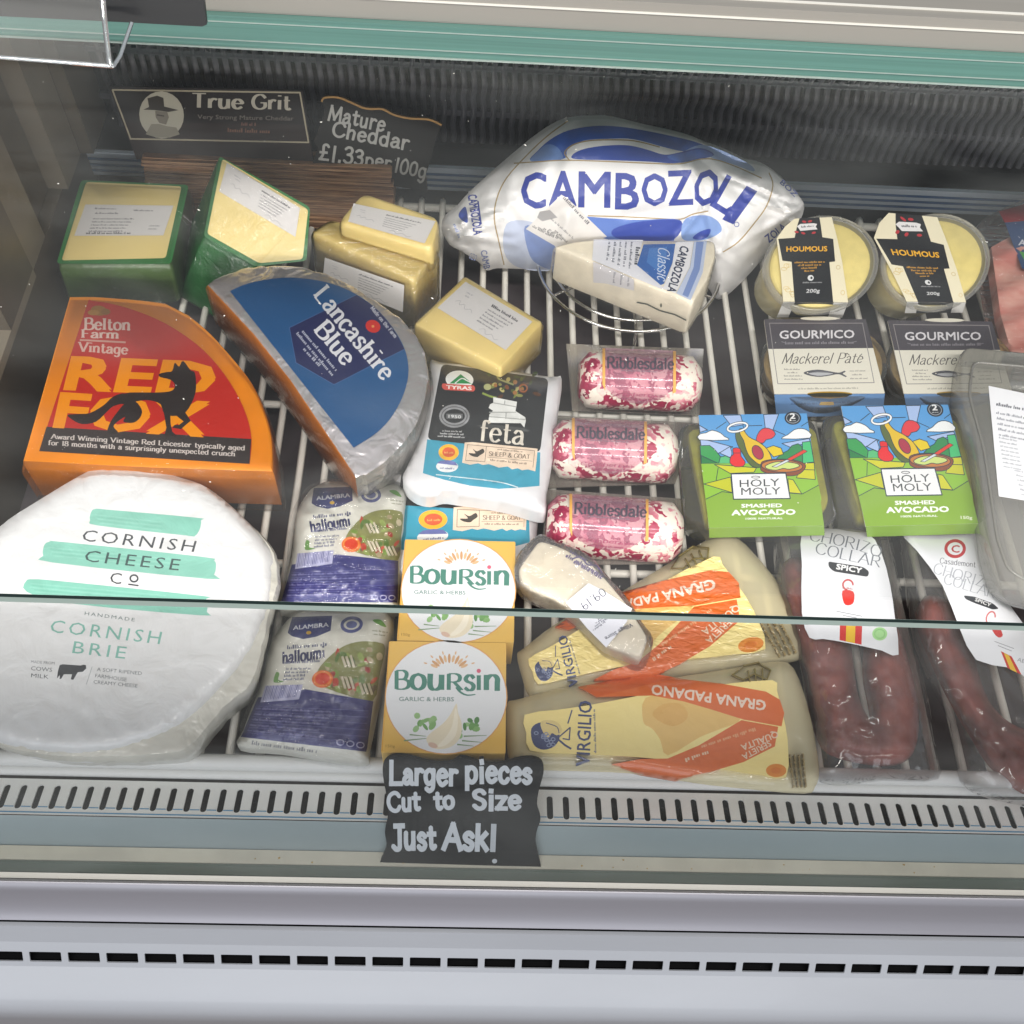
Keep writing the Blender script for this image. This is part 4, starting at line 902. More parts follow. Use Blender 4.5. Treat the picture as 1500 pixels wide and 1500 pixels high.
# two gold boxes
def box_art(a):
    a.poly(roundpoly([(125, 705), (840, 715), (835, 1390), (75, 1385)], 12), '#e2b65c'); a.line([(128, 712), (82, 1375)], 5, '#d99a3a')
    circ = ellipse(0, 0, 1, 1, n=44); H_ = homog([(-1, -1), (1, -1), (1, 1), (-1, 1)], [(118, 700), (842, 710), (838, 1392), (92, 1388)])
    a.poly([H_((x*1.02, y*1.02)) for x, y in circ], '#d8a062'); a.poly([H_(p) for p in circ], '#e4e5e7')
    for k in range(-5, 6):
        t = math.radians(k*15); x, y = 492+math.sin(t)*95, 872-math.cos(t)*62
        a.ell(x, y, 9, 30 if k % 2 == 0 else 24, '#dcb48a' if k % 2 else '#cf9f70', math.degrees(t)*.9, n=10)
        if k % 2: a.ell(492+math.sin(t)*150, 862-math.cos(t)*88, 5, 12, '#dcb48a', math.degrees(t), n=8)
    g = '#4a8474'; pk = dict(font='pen', thick=.19, thin=.07, serif=.07)
    a.text('B', (160, 997), (246, 997), 112, g, **pk); a.text('o', (256, 998), (346, 1000), 140, g, **pk); a.text('u', (360, 1000), (462, 1002), 140, g, **pk); a.text('R', (478, 1002), (570, 1003), 98, g, **pk); a.text('s', (584, 1004), (646, 1004), 138, g, **pk)
    a.text('l', (656, 1003), (688, 1003), 90, g, font='pen', thick=.19, thin=.07, serif=.1); a.text('n', (704, 1003), (802, 1004), 140, g, **pk); a.line(smooth([(535, 985), (560, 1016), (600, 1034), (652, 1030)], 5, False), 16, g, w2=6)
    a.ell(672, 886, 13, 13, '#d4607a'); a.text('GARLIC & HERBS', (186, 1070), (520, 1072), 27, '#6f8a84', bold=.012)
    rs = random.getstate(); random.seed(3)
    for cx, cy_, sx in ((345, 1195, 1), (610, 1235, 1)):
        for k in range(11):
            a.ell(cx+random.uniform(-60, 55), cy_+random.uniform(-50, 60), random.uniform(16, 32), random.uniform(10, 20), random.choice(('#6f9f5e', '#86b070', '#5a8a50', '#98bd84')), random.uniform(0, 180), n=9)
    random.setstate(rs)
    for p, q in (((215, 1312), (370, 1296)), ((250, 1275), (350, 1285)), ((580, 1285), (720, 1280)), ((570, 1312), (690, 1322)), ((540, 1335), (640, 1345))): a.line([p, q], 9, '#7f9a72', w2=3)
    a.poly(smooth([(535, 1085), (545, 1140), (566, 1200), (566, 1270), (530, 1330), (470, 1360), (395, 1358), (352, 1310), (375, 1268), (450, 1210), (500, 1150)], 3), '#e8dcc2'); a.poly(smooth([(530, 1110), (545, 1190), (530, 1280), (470, 1340), (420, 1345), (470, 1290), (510, 1220)], 3), '#f1e8d4')
    a.ell(392, 1340, 30, 16, '#d9b8a4', 20); a.text('150g', (104, 1352), (160, 1354), 18, '#9a7434')
bz = Z(540, 770, 4.1654); bs_ = [(125, 705), (840, 715), (835, 1390), (75, 1385)]; bd_ = [(222, 84), (896, 98), (886, 714), (172, 700)]
for k, lb in enumerate(('gold box of garlic and herb cheese directly behind the handwritten note', 'gold box of garlic and herb cheese further back, touching the teal labelled pouch')):
    wp = homog([bz(*p) for p in bs_], [bz(*p) for p in bd_]) if k else None
    q = roundpoly([bz(*p) for p in (bd_ if k else bs_)], 2.5); s = flat(.042)
    t = thing('cheese_box', lb, 'cheese box', base_of(q), 'gold boxes of soft cheese')
    slab('carton', 'gold_card', t, q, s, .040, r=.0012, down=(0, 0, -1)); a = Art(540, 770, 4.1654); box_art(a); a.build('printed_lid', 'card_print', t, s, .0004, warp=wp)
# ------------------------------------------------------------------ the middle and the right
# big wrapped half wheel
f = Z(630, 160, 2.6786); random.seed(61)
out = smooth([(45, 470), (62, 430), (105, 395), (150, 345), (240, 262), (330, 185), (420, 112), (500, 62), (560, 44), (640, 38), (720, 42), (850, 74), (1000, 108), (1100, 148), (1200, 200), (1290, 218), (1340, 242), (1400, 292), (1455, 350), (1468, 390), (1440, 455), (1390, 475), (1345, 520), (1300, 590), (1240, 660), (1160, 735), (1120, 742), (1080, 690), (1000, 650), (700, 640), (480, 632), (340, 626), (262, 624), (222, 632), (190, 600), (120, 556), (75, 530)], 3)
a = Art(630, 160, 2.6786); a.poly(out, '#f0eeed')
def blob(p, c, n=4): a.poly(smooth(p, n), c)
blob([(392, 200), (420, 165), (470, 120), (540, 84), (640, 66), (740, 68), (850, 85), (960, 108), (1040, 128), (1080, 148), (1010, 166), (930, 152), (800, 118), (700, 116), (600, 124), (540, 158), (530, 192), (460, 202)], '#3a66c4')
blob([(392, 202), (425, 165), (460, 138), (500, 150), (520, 195), (450, 204)], '#6f95d8')
blob([(1000, 166), (1060, 140), (1130, 156), (1210, 192), (1262, 222), (1268, 244), (1190, 216), (1120, 196), (1060, 170)], '#93aee0')
blob([(556, 192), (570, 170), (620, 152), (700, 142), (780, 142), (850, 158), (920, 178), (985, 168), (1060, 152), (1115, 178), (1060, 196), (960, 212), (860, 206), (700, 200), (610, 198)], '#2a4cb0')
blob([(930, 185), (1000, 170), (1060, 158), (1110, 180), (1050, 192), (980, 206)], '#3f6cc8')
gd = '#b39a6e'
for p in ([(330, 212), (420, 206), (530, 200), (700, 205), (860, 212), (980, 214), (1060, 196), (1120, 198), (1200, 225), (1300, 270)], [(545, 198), (528, 170), (560, 140), (620, 124), (700, 120), (800, 124), (900, 148)], [(540, 46), (460, 105), (380, 180), (300, 270), (262, 350), (252, 430), (270, 520), (290, 610)], [(1330, 250), (1345, 300), (1320, 380), (1270, 450), (1210, 520), (1150, 560)], [(620, 418), (760, 422), (880, 428), (980, 432), (1030, 412), (1090, 400)]):
    a.line(smooth(p, 4, False), 5, gd)
blob([(600, 424), (700, 428), (820, 434), (980, 434), (960, 500), (930, 520), (700, 512), (640, 470)], '#5f80cc')
blob([(720, 470), (830, 440), (985, 438), (955, 512), (840, 520), (730, 505)], '#2c46a8')
blob([(1005, 428), (1080, 416), (1130, 440), (1142, 480), (1080, 512), (1000, 515), (985, 480)], '#86a4dc'); blob([(1030, 505), (1060, 480), (1100, 470), (1090, 500), (1060, 512)], '#2c46a8')
blob([(300, 450), (380, 438), (450, 470), (490, 530), (486, 628), (350, 622), (290, 560)], '#c4cde4'); blob([(372, 460), (430, 470), (490, 540), (488, 628), (410, 600), (380, 540)], '#7f95cc')
lb = '#2b3d9c'
for ch, A, B, h in (('C', (358, 384), (452, 386), 142), ('A', (468, 380), (572, 382), 144), ('M', (584, 382), (704, 384), 144), ('B', (728, 390), (816, 392), 146), ('O', (832, 376), (930, 376), 128), ('Z', (938, 376), (1030, 372), 140)):
    a.text(ch, A, B, h, lb, bold=.022)
a.text('O', (1026, 366), (1114, 384), 145, lb, bold=.022); a.text('L', (1100, 376), (1158, 412), 145, lb, bold=.02, up=(70, -125)); a.poly([(1242, 300), (1284, 322), (1190, 452), (1146, 432)], lb); a.poly([(1150, 400), (1180, 380), (1200, 396), (1168, 440)], lb)
a.ring(1203, 452, 9, 9, 3, '#5f6fb4')
a.text('CAMBOZOLA', (148, 338), (172, 494), 36, lb, bold=.03); blob([(140, 384), (118, 400), (112, 420), (128, 438), (148, 442)], '#2f4aa4'); a.line([(188, 362), (200, 450)], 6, lb); a.greek((90, 452), (112, 512), 14, '#9aa6d0')
a.text('CAMB', (198, 556), (212, 628), 26, '#6a7ab8', bold=.02); a.text('ZOLA', (1330, 525), (1402, 470), 34, '#3a4cac', bold=.02); a.text('BOZ', (1372, 290), (1430, 345), 20, '#5a6ab4', bold=.02); a.text('OZO', (150, 585), (178, 596), 26, '#8a97c8')
a.poly([(515, 335), (540, 350), (694, 500), (640, 520), (505, 545), (376, 470)], '#e6e2de'); a.poly([(430, 402), (470, 395), (500, 425), (440, 440), (420, 425)], '#a8a6a6')
for k in range(5): a.greek((400+k*22, 462-k*4+k*8), (470+k*16, 500+k*6), 10, '#8a8888')
a.greek((520, 350), (625, 462), 14, '#77757a'); a.greek((470, 430), (560, 510), 9, '#9a989a')
px_out = f(out)
hh = bulge(px_out, .052, 78, .0, .03, 4)
random.seed(77); CR = []
for k in range(15):   # folds gathered at the twisted right end
    an = math.radians(random.uniform(128, 262)); L = random.uniform(60, 330); x0, y0 = 1440+random.uniform(-30, 10), 405+random.uniform(-50, 60)
    CR.append((f(x0, y0), f(x0+L*math.cos(an), y0-L*math.sin(an)*.9), random.uniform(4, 9), random.choice((-1, 1))*random.uniform(.002, .0062)))
for k in range(11):   # and at the left neck
    an = math.radians(random.uniform(-55, 60)); L = random.uniform(60, 240); x0, y0 = 110+random.uniform(-20, 40), 470+random.uniform(-50, 50)
    CR.append((f(x0, y0), f(x0+L*math.cos(an), y0-L*math.sin(an)), random.uniform(4, 8), random.choice((-1, 1))*random.uniform(.002, .005)))
for q in (((330, 190), (262, 600)), ((262, 350), (480, 620)), ((1000, 110), (1130, 560)), ((1120, 330), (960, 520)), ((560, 60), (450, 330)), ((760, 420), (1140, 350)), ((1010, 230), (1270, 470)), ((1060, 520), (1240, 640)), ((1100, 560), (1150, 730)), ((1180, 430), (1100, 720)), ((540, 430), (500, 620)), ((870, 60), (1240, 330))):
    CR.append((f(*q[0]), f(*q[1]), random.uniform(6, 12), random.choice((-1, 1))*random.uniform(.002, .0045)))
def hbag(px, py):
    d = edge_dist((px, py), px_out); t_ = min(1, d/64); v = .040*(1-(1-t_)**2.2)+.012*min(1, d/110); k = min(1, d/10); c = 0
    for (x1, y1), (x2, y2), w_, am in CR:
        dx, dy = x2-x1, y2-y1; t = max(0, min(1, ((px-x1)*dx+(py-y1)*dy)/(dx*dx+dy*dy))); q = math.hypot(px-x1-t*dx, py-y1-t*dy)
        if q < w_*3: c += am*(max(0, 1-q/w_)-.35*max(0, 1-abs(q-w_*1.6)/w_))*(1-.6*t)
    e = min(1, max(0, abs(px-905)/250-.25)*1.6)
    f1 = noise.voronoi(Vector((px*.03, py*.034, 3)))[0]
    return v+k*(c+(f1[1]-f1[0]-.3)*.005*(.12+e*e)+.003*noise.noise(Vector((px*.02, py*.02, 5))))
s = Surf((700, 390, .012), (1080, 400, .012), (880, 185, .135), hbag)
t = thing('wrapped_cheese', 'huge half wheel of cheese in crumpled white and blue printed wrapper at the back', 'cheese', at(890, 385, 0.0))
a.build('printed_wrapper', 'crumpled_print', t, s, 0, grid=3.4, back=.012, backcol='#e4e1df', sm=40)
# wedge with its label
top = [(488, 538), (560, 520), (660, 508), (840, 511), (1100, 512), (1118, 522), (1122, 575), (1092, 662), (1032, 758)]
s = Surf((*f(488, 538), .070), (*f(1115, 515), .084), (*f(1032, 758), .072)); t = thing('cheese_wedge', 'pale blue veined cheese wedge with a blue label, resting on the white wrapped wheel', 'cheese', at(905, 430, .03), 'cut cheese wheels')
slab('body', 'pale_cheese', t, f(roundpoly(top, 14)), s, .040, r=.003, down=(0, -.05, -1))
a = Art(630, 160, 2.6786); a.poly([(642, 511), (836, 513), (820, 570), (812, 612), (926, 708), (900, 702), (770, 648), (636, 592)], '#e4e3e8')
for k in range(5): a.greek((700+k*22, 520), (690+k*22, 596+k*8), 10, '#6a6c78')
a.greek((808, 540), (800, 618), 17, '#44464f')
a.poly([(838, 530), (962, 528), (952, 600), (918, 684), (905, 690), (812, 612)], '#3566ae'); a.poly([(860, 545), (930, 540), (925, 600), (900, 640), (850, 600)], '#4a80c4')
a.text('Classic', (896, 540), (892, 668), 44, '#d8e2f2', font='pen', thick=.12, thin=.05, slant=.3)
a.poly([(964, 520), (1034, 518), (1018, 620), (962, 722), (914, 702), (950, 610)], '#eceaec'); a.text('CAMBOZOLA', (984, 534), (930, 712), 36, '#2c3350', bold=.03)
a.poly([(1036, 518), (1086, 516), (1070, 640), (1022, 750), (966, 722), (1020, 620)], '#c3cde4'); a.poly([(1044, 520), (1074, 520), (1058, 630), (1012, 738), (990, 728), (1034, 620)], '#7f95c8')
a.build('label_front', 'gloss_print', t, s, .0006)
p0, p1 = s(*f(488, 538)), s(*f(1032, 758)); dn = Vector((0, -.05, -1)); s2 = Surf(p0+Vector((0, -.001, 0)), p1+Vector((0, -.001, 0)), p0+dn*.04)
a = Art(630, 160, 2.6786); a.line([(812, 758), (850, 765), (900, 790), (960, 806), (1004, 828)], 5, '#55574f'); a.ell(906, 770, 4, 8, '#6f6f62'); a.poly([(640, 598), (700, 622), (800, 668), (800, 712), (690, 684), (640, 680)], '#d5d2d4')
for k in range(3): a.greek((720+k*28, 640+k*10), (716+k*28, 684+k*8), 9, '#8a8a92')
a.build('side_label', 'paper_print', t, s2, .0006)
slab('film_wrap', 'wrinkled_film', t, grow(f(roundpoly(top, 14)), 1.03), Surf((*f(488, 538), .072), (*f(1115, 515), .086), (*f(1032, 758), .074)), .042, r=.005, down=(0, -.05, -1))
# three fruit logs in clear blister packs
mt, nt, p, o = nodes('cranberry_log')
tc = nt.nodes.new('ShaderNodeTexCoord'); nz = nt.nodes.new('ShaderNodeTexNoise'); nz.inputs['Scale'].default_value = 60; nz.inputs['Detail'].default_value = 3
vo = nt.nodes.new('ShaderNodeTexVoronoi'); vo.inputs['Scale'].default_value = 62; mxv = nt.nodes.new('ShaderNodeMixRGB'); mxv.inputs[0].default_value = .12
nt.links.new(tc.outputs['Object'], nz.inputs['Vector']); nt.links.new(tc.outputs['Object'], mxv.inputs[1]); nt.links.new(nz.outputs['Color'], mxv.inputs[2]); nt.links.new(mxv.outputs[0], vo.inputs['Vector'])
cr = nt.nodes.new('ShaderNodeValToRGB'); cr.color_ramp.interpolation = 'LINEAR'; e = cr.color_ramp.elements
e[0].position = .30; e[0].color = (*C('#e6dbcd'), 1); e[1].position = .44; e[1].color = (*C('#a31e48'), 1); x_ = e.new(.38); x_.color = (*C('#d8909a'), 1); x_ = e.new(.62); x_.color = (*C('#741436'), 1)
sp_ = nt.nodes.new('ShaderNodeSeparateColor'); nt.links.new(vo.outputs['Color'], sp_.inputs[0]); ad = nt.nodes.new('ShaderNodeMath'); ad.operation = 'MULTIPLY_ADD'; ad.inputs[1].default_value = .5; ad.inputs[2].default_value = .08
n2 = nt.nodes.new('ShaderNodeTexNoise'); n2.inputs['Scale'].default_value = 34; n2.inputs['Detail'].default_value = 4; nt.links.new(tc.outputs['Object'], n2.inputs['Vector'])
a2_ = nt.nodes.new('ShaderNodeMath'); a2_.operation = 'MULTIPLY_ADD'; a2_.inputs[1].default_value = .55; nt.links.new(n2.outputs[0], a2_.inputs[0]); nt.links.new(sp_.outputs[0], ad.inputs[0])
ad.inputs[1].default_value = .40; ad.inputs[2].default_value = -.08; nt.links.new(ad.outputs[0], a2_.inputs[2]); nt.links.new(a2_.outputs[0], cr.inputs[0]); nt.links.new(cr.outputs[0], p.inputs['Base Color'])
p.inputs['Roughness'].default_value = .4; p.inputs['Coat Weight'].default_value = .4; bump(nt, p, 70, .5, .003)
film('pink_gloss', gloss=.18, base=.07, rough=.05, bs=(25, .25, .003, 'noise', 2))
f = Z(770, 490, 4.41)
logs = [((345, 292), (1118, 322), (505, 962, 95), 'topmost by the wire rack', [(262, 60), (1150, 92), (1122, 522), (300, 492)]),
        ((168, 735), (962, 775), (308, 775, 545), 'in the middle of the three', [(130, 520), (1115, 572), (965, 962), (120, 990)]),
        ((134, 1225), (998, 1285), (292, 785, 1035), 'nearest the small wrapped piece', [(140, 1000), (1030, 1062), (1010, 1480), (90, 1490)])]
for k, (A, B, (l0, l1, ly), where, fl) in enumerate(logs):
    R = .0246; zc = .029; p0, p1 = at(*f(*A), zc), at(*f(*B), zc)
    ax = (p1-p0); L = ax.length; ax.normalize(); u = ax.cross(Vector((0, 0, 1))).normalized(); v = u.cross(ax)
    t = thing('cheese_log', 'white and red fruit cheese log under a pink label, '+where, 'cheese log', Vector(((p0+p1)/2)[:2]+(0,)), 'fruit cheese logs')
    rings = []; random.seed(70+k)
    for i in range(15):
        w_ = i/14; e_ = min(w_, 1-w_)*L; rr = R*(1 if e_ > .012 else .62+.38*math.sqrt(max(0, 1-(1-e_/.012)**2)))
        rings.append([p0+ax*L*w_+(u*math.cos(q*math.pi/14)+v*math.sin(q*math.pi/14))*rr*(1+random.uniform(-.02, .02)) for q in range(28)])
    b = MB(); b.rings(rings); fixn(b.build('cheese', 'cranberry_log', t, sm=60))
    cy2 = Cyl(p0, ax+p0, R); sl = (B[1]-A[1])/(B[0]-A[0])
    def q(x, y): return (x, ly+y+sl*(x-l0))
    W_ = l1-l0; band = [q(l0-4, -8), q(l1+8, -8), q(l1+8, 190), q(l1-30, 262), q(l1-110, 318), q(l0+W_*.55, 345), q(l0+W_*.38, 340), q(l0+90, 312), q(l0+20, 258), q(l0-4, 190)]
    bl = Art(770, 490, 4.41); bl.poly(band, '#ffffff'); bl.build('pink_label', 'pink_film', t, cy2, .0012, grid=4)
    a = Art(770, 490, 4.41)
    for x in (l0, l1): a.poly([q(x-9, -6), q(x+9, -6), q(x+9, 260), q(x+(8 if x == l0 else -14), 270), q(x-9, 225)], '#dda34e')
    a.text('Ribblesdale', q(l0+22, 122), q(l1-8, 112), 74, '#463f4c', font='pen', thick=.17, thin=.09, serif=.09)
    a.greek(q(l0+110, 136), q(l1-110, 136), 10, '#8a7280'); a.text('Cranberry', q(l0+45, 296), q(l1-120, 296), 22, '#a2506c', font='pen', thick=.12, thin=.07, slant=.2)
    a.greek(q(l0+W_*.62, 300), q(l1-60, 296), 15, '#a2506c'); a.greek(q(l0+115, 325), q(l1-150, 325), 14, '#a2506c')
    a.build('label_print', 'paper_print', t, cy2, .0017, grid=5)
    b = MB(); pts = [at(*f(*x), .004) for x in fl]; b.add(pts+[x-Vector((0, 0, .001)) for x in pts], [(0, 1, 2, 3), (7, 6, 5, 4), (0, 1, 5, 4), (1, 2, 6, 5), (2, 3, 7, 6), (3, 0, 4, 7)]); b.build('blister_flange', 'flange_plastic', t)
# two tubs of dip in printed sleeves
f = Z(1080, 290, 3.5714)
def dip_sleeve(a):
    a.poly([(300, 108), (494, 100), (520, 200), (548, 330), (580, 546), (240, 542), (226, 380), (206, 212), (250, 150)], '#eae0c2')
    rs = random.getstate(); random.seed(5)
    for k in range(16):
        y = random.uniform(130, 520); sd = random.choice((0, 1)); x0 = (215+(y-210)*.1, 470+(y-100)*.18)[sd]; x = x0+random.uniform(8, 50)
        if edge_dist((x, y), [(300, 108), (494, 100), (520, 200), (548, 330), (580, 546), (240, 542), (226, 380), (206, 212), (250, 150)]) > 17: a.ring(x, y, random.uniform(8, 15), random.uniform(8, 15), 3, random.choice(('#d9bd7c', '#e2c88a', '#cdb47c')), n=10)
    random.setstate(rs)
    a.poly([(326, 106), (430, 102), (438, 150), (445, 205), (502, 214), (512, 332), (482, 336), (492, 440), (502, 546), (300, 544), (292, 440), (284, 334), (236, 328), (214, 214), (300, 208), (312, 150)], '#222226')
    a.poly([(312, 148), (330, 136), (400, 132), (418, 136), (410, 150), (420, 164), (330, 172), (322, 160)], '#e6e2e2'); a.greek((335, 156), (402, 150), 10, '#5a5a5e')
    for x, y in ((380, 122), (400, 182), (310, 178), (345, 184), (350, 124)): a.ell(x, y, 12, 6, '#b8323a', random.uniform(-40, 40), n=8)
    a.text('HOUMOUS', (258, 280), (470, 278), 27, '#e8ac2e', bold=.03)
    for k in range(4): a.greek((300+k*17, 342+k*15), (458-k*17, 338+k*15), 10, '#c48f34')
    a.ell(384, 418, 16, 15, '#dcdcdc'); a.ell(388, 418, 6, 7, '#3a3a3c'); a.greek((342, 446), (446, 444), 8, '#9a9a9c'); a.text('200g', (360, 496), (430, 494), 20, '#cfcfcf', bold=.02, slant=.2)
dz = [f(*p) for p in ((300, 108), (494, 100), (580, 546), (240, 542))]
for k, (lb, lid, body, dst) in enumerate(((  'clear round tub of pale dip in a black sleeve, beside the crumpled white wrapper', (438, 348, 304, 254), None, None), ('clear round tub of pale dip in a black sleeve, second from the white wrapper', (1036, 335, 288, 252), None, ((792, 78), (1046, 100), (1197, 546), (886, 542))))):
    cx, cy_, rx, ry = lid; s = Surf((*f(cx, cy_-ry), .082), (*f(cx+60, cy_+ry), .052), (*f(cx+rx, cy_), .067))
    el = [f(*p) for p in ellipse(cx, cy_, rx, ry, -12, 40)]; t = thing('dip_tub', lb, 'tub', at(*f(cx-60, cy_+60), 0.0), 'tubs of houmous')
    slab('paste', 'houmous_paste', t, grow(el, .885), Surf(*[Vector(q)-s.N*.0010 for q in (s(*el[0]), s(*el[13]), s(*el[26]))]), .034, r=.004, down=-s.N+Vector((-.12, 0, 0)), taper=.006)
    slab('tub_body', 'frosted_tub', t, grow(el, .95), Surf(*[Vector(q)-s.N*.003 for q in (s(*el[0]), s(*el[13]), s(*el[26]))]), .046, r=.002, down=-s.N+Vector((-.16, 0, 0)), taper=.010)
    b = MB(); P = [s(*q, .001) for q in el]; Q = [s(*q, .001) for q in grow(el, .91)]; P2 = [x-s.N*.004 for x in P]; b.rings([Q, P, P2], False, False); b.build('lid_rim', 'milky_tray', t, sm=40)
    b = MB(); b.add([s(*q, .0004) for q in grow(el, .905)], [tuple(range(len(el)))]); b.build('lid', 'clear_film', t)
    wp = homog(dz, [f(*p) for p in dst]) if dst else None; a = Art(1080, 290, 3.5714); dip_sleeve(a); sl = a.build('sleeve', 'card_print', t, s, .0016, warp=wp)
    W2 = wp or (lambda z_: z_); c0, c1 = s(*W2(f(240, 542)), .0016), s(*W2(f(580, 546)), .0016); s2 = Surf(c0, c1, c0-s.N*.03+Vector((0, -.003, 0)))
    H_ = homog([(0, 0), (340, 0), (340, 90), (0, 90)], [W2(f(*p)) for p in ((240, 542), (580, 546), (548, 628), (205, 626))])
    a = Art(0, 0, 1)
    for x0, x1, c in ((0, 64, '#d6d4d0'), (262, 340, '#d6d4d0'), (60, 264, '#26262a')): a.poly([H_((x0+1, 2)), H_((x1, 2)), H_((x1, 88)), H_((x0, 88))], c)
    a.greek(H_((120, 40)), H_((205, 40)), 3.5, '#a8a8aa'); a.greek(H_((125, 58)), H_((195, 58)), 3, '#8a8a8c'); a.build('sleeve_end', 'card_print', sl, s2, .0004)
# two tubs of fish pate in card sleeves
def pate(a):
    a.poly([(140, 634), (672, 634), (772, 1022), (194, 1026)], '#e4dfd0'); a.poly([(140, 634), (672, 634), (712, 785), (162, 790)], '#4c474e'); a.ell(430, 630, 100, 10, '#d9d4c4')
    for p, q in (((168, 655), (655, 655)), ((168, 655), (212, 972)), ((655, 655), (716, 966)), ((212, 972), (716, 966))): a.line([p, q], 4, '#8d8788')
    a.text('GOURMICO', (222, 736), (612, 732), 44, '#e0dce0', bold=.018); a.greek((250, 766), (610, 762), 15, '#8a858c'); a.line([(232, 752), (248, 756)], 3, '#8a858c'); a.line([(606, 754), (624, 750)], 3, '#8a858c')
    a.text('Mackerel', (232, 866), (492, 864), 52, '#55504f', font='pen', thick=.10, thin=.05, slant=.35); a.text('Pate', (520, 864), (650, 862), 52, '#55504f', font='pen', thick=.10, thin=.05, slant=.35); a.line([(562, 822), (574, 812), (586, 822)], 4, '#55504f'); a.line([(640, 826), (652, 816)], 4, '#55504f')
    a.poly(smooth([(346, 916), (372, 904), (420, 898), (470, 904), (530, 914), (560, 904), (566, 910), (552, 919), (572, 932), (564, 936), (530, 922), (480, 930), (430, 936), (380, 930)], 3), '#56565c'); a.poly(smooth([(372, 918), (420, 912), (500, 917), (470, 926), (420, 930)], 3), '#b9b9bc'); a.ell(368, 914, 4, 3, '#e4dfd0'); a.line([(400, 902), (420, 908), (480, 910)], 2, '#8a8a8e')
    for k, (x0, x1) in enumerate(((245, 330), (262, 318), (244, 340), (246, 345))): a.greek((x0, 900+k*17), (x1, 900+k*17), 8, '#8f8a84')
    for k, (x0, x1) in enumerate(((588, 670), (600, 660), (590, 682))): a.greek((x0, 908+k*20), (x1, 907+k*20), 8, '#8f8a84')
    a.greek((318, 1002), (632, 998), 9, '#a39e94'); a.ell(484, 1024, 118, 12, '#b08a2c'); a.ell(484, 1028, 118, 9, '#3a3a30')
pz = [f(*p) for p in ((140, 634), (672, 634), (772, 1022), (194, 1026))]
for k, lb in enumerate(('fish pate tub in a cream and charcoal card sleeve below the first dip tub', 'fish pate tub in a cream and charcoal card sleeve, partly hidden by the clear tray')):
    wp = homog(pz, [f(*p) for p in ((786, 640), (1332, 646), (1440, 1020), (872, 1024))]) if k else None; W2 = wp or (lambda z_: z_)
    s = flat(.040); q = [W2(p) for p in pz]; t = thing('pate_tub', lb, 'tub', base_of(q), 'tubs of fish pate')
    el = [W2(f(*p)) for p in ellipse(456, 860, 336, 225, 4, 36)]
    slab('tub_body', 'clear_tray', t, el, flat(.038), .032, r=.002, down=(0, 0, -1), taper=.008); slab('paste', 'pate_paste', t, grow(el, .93), flat(.034), .026, r=.004, down=(0, 0, -1), taper=.008)
    slab('sleeve', 'cream_card', t, roundpoly(q, 2), s, .0015, r=.0004); a = Art(1080, 290, 3.5714); pate(a); a.build('sleeve_print', 'card_print', t, s, .0004, warp=wp)
    c0, c1 = s(*W2(f(194, 1028))), s(*W2(f(772, 1024))); s2 = Surf(c0, c1, c0+Vector((0, -.012, -.032))); a = Art(1080, 290, 3.5714)
    a.poly([(194, 1028), (360, 1027), (400, 1044), (484, 1050), (570, 1042), (602, 1025), (772, 1024), (760, 1140), (205, 1145)], '#5f82ae'); a.greek((280, 1082), (420, 1080), 10, '#3f5a80'); a.greek((430, 1074), (600, 1072), 12, '#46638c'); a.build('sleeve_end', 'card_print', t, s2, .0002, warp=wp)
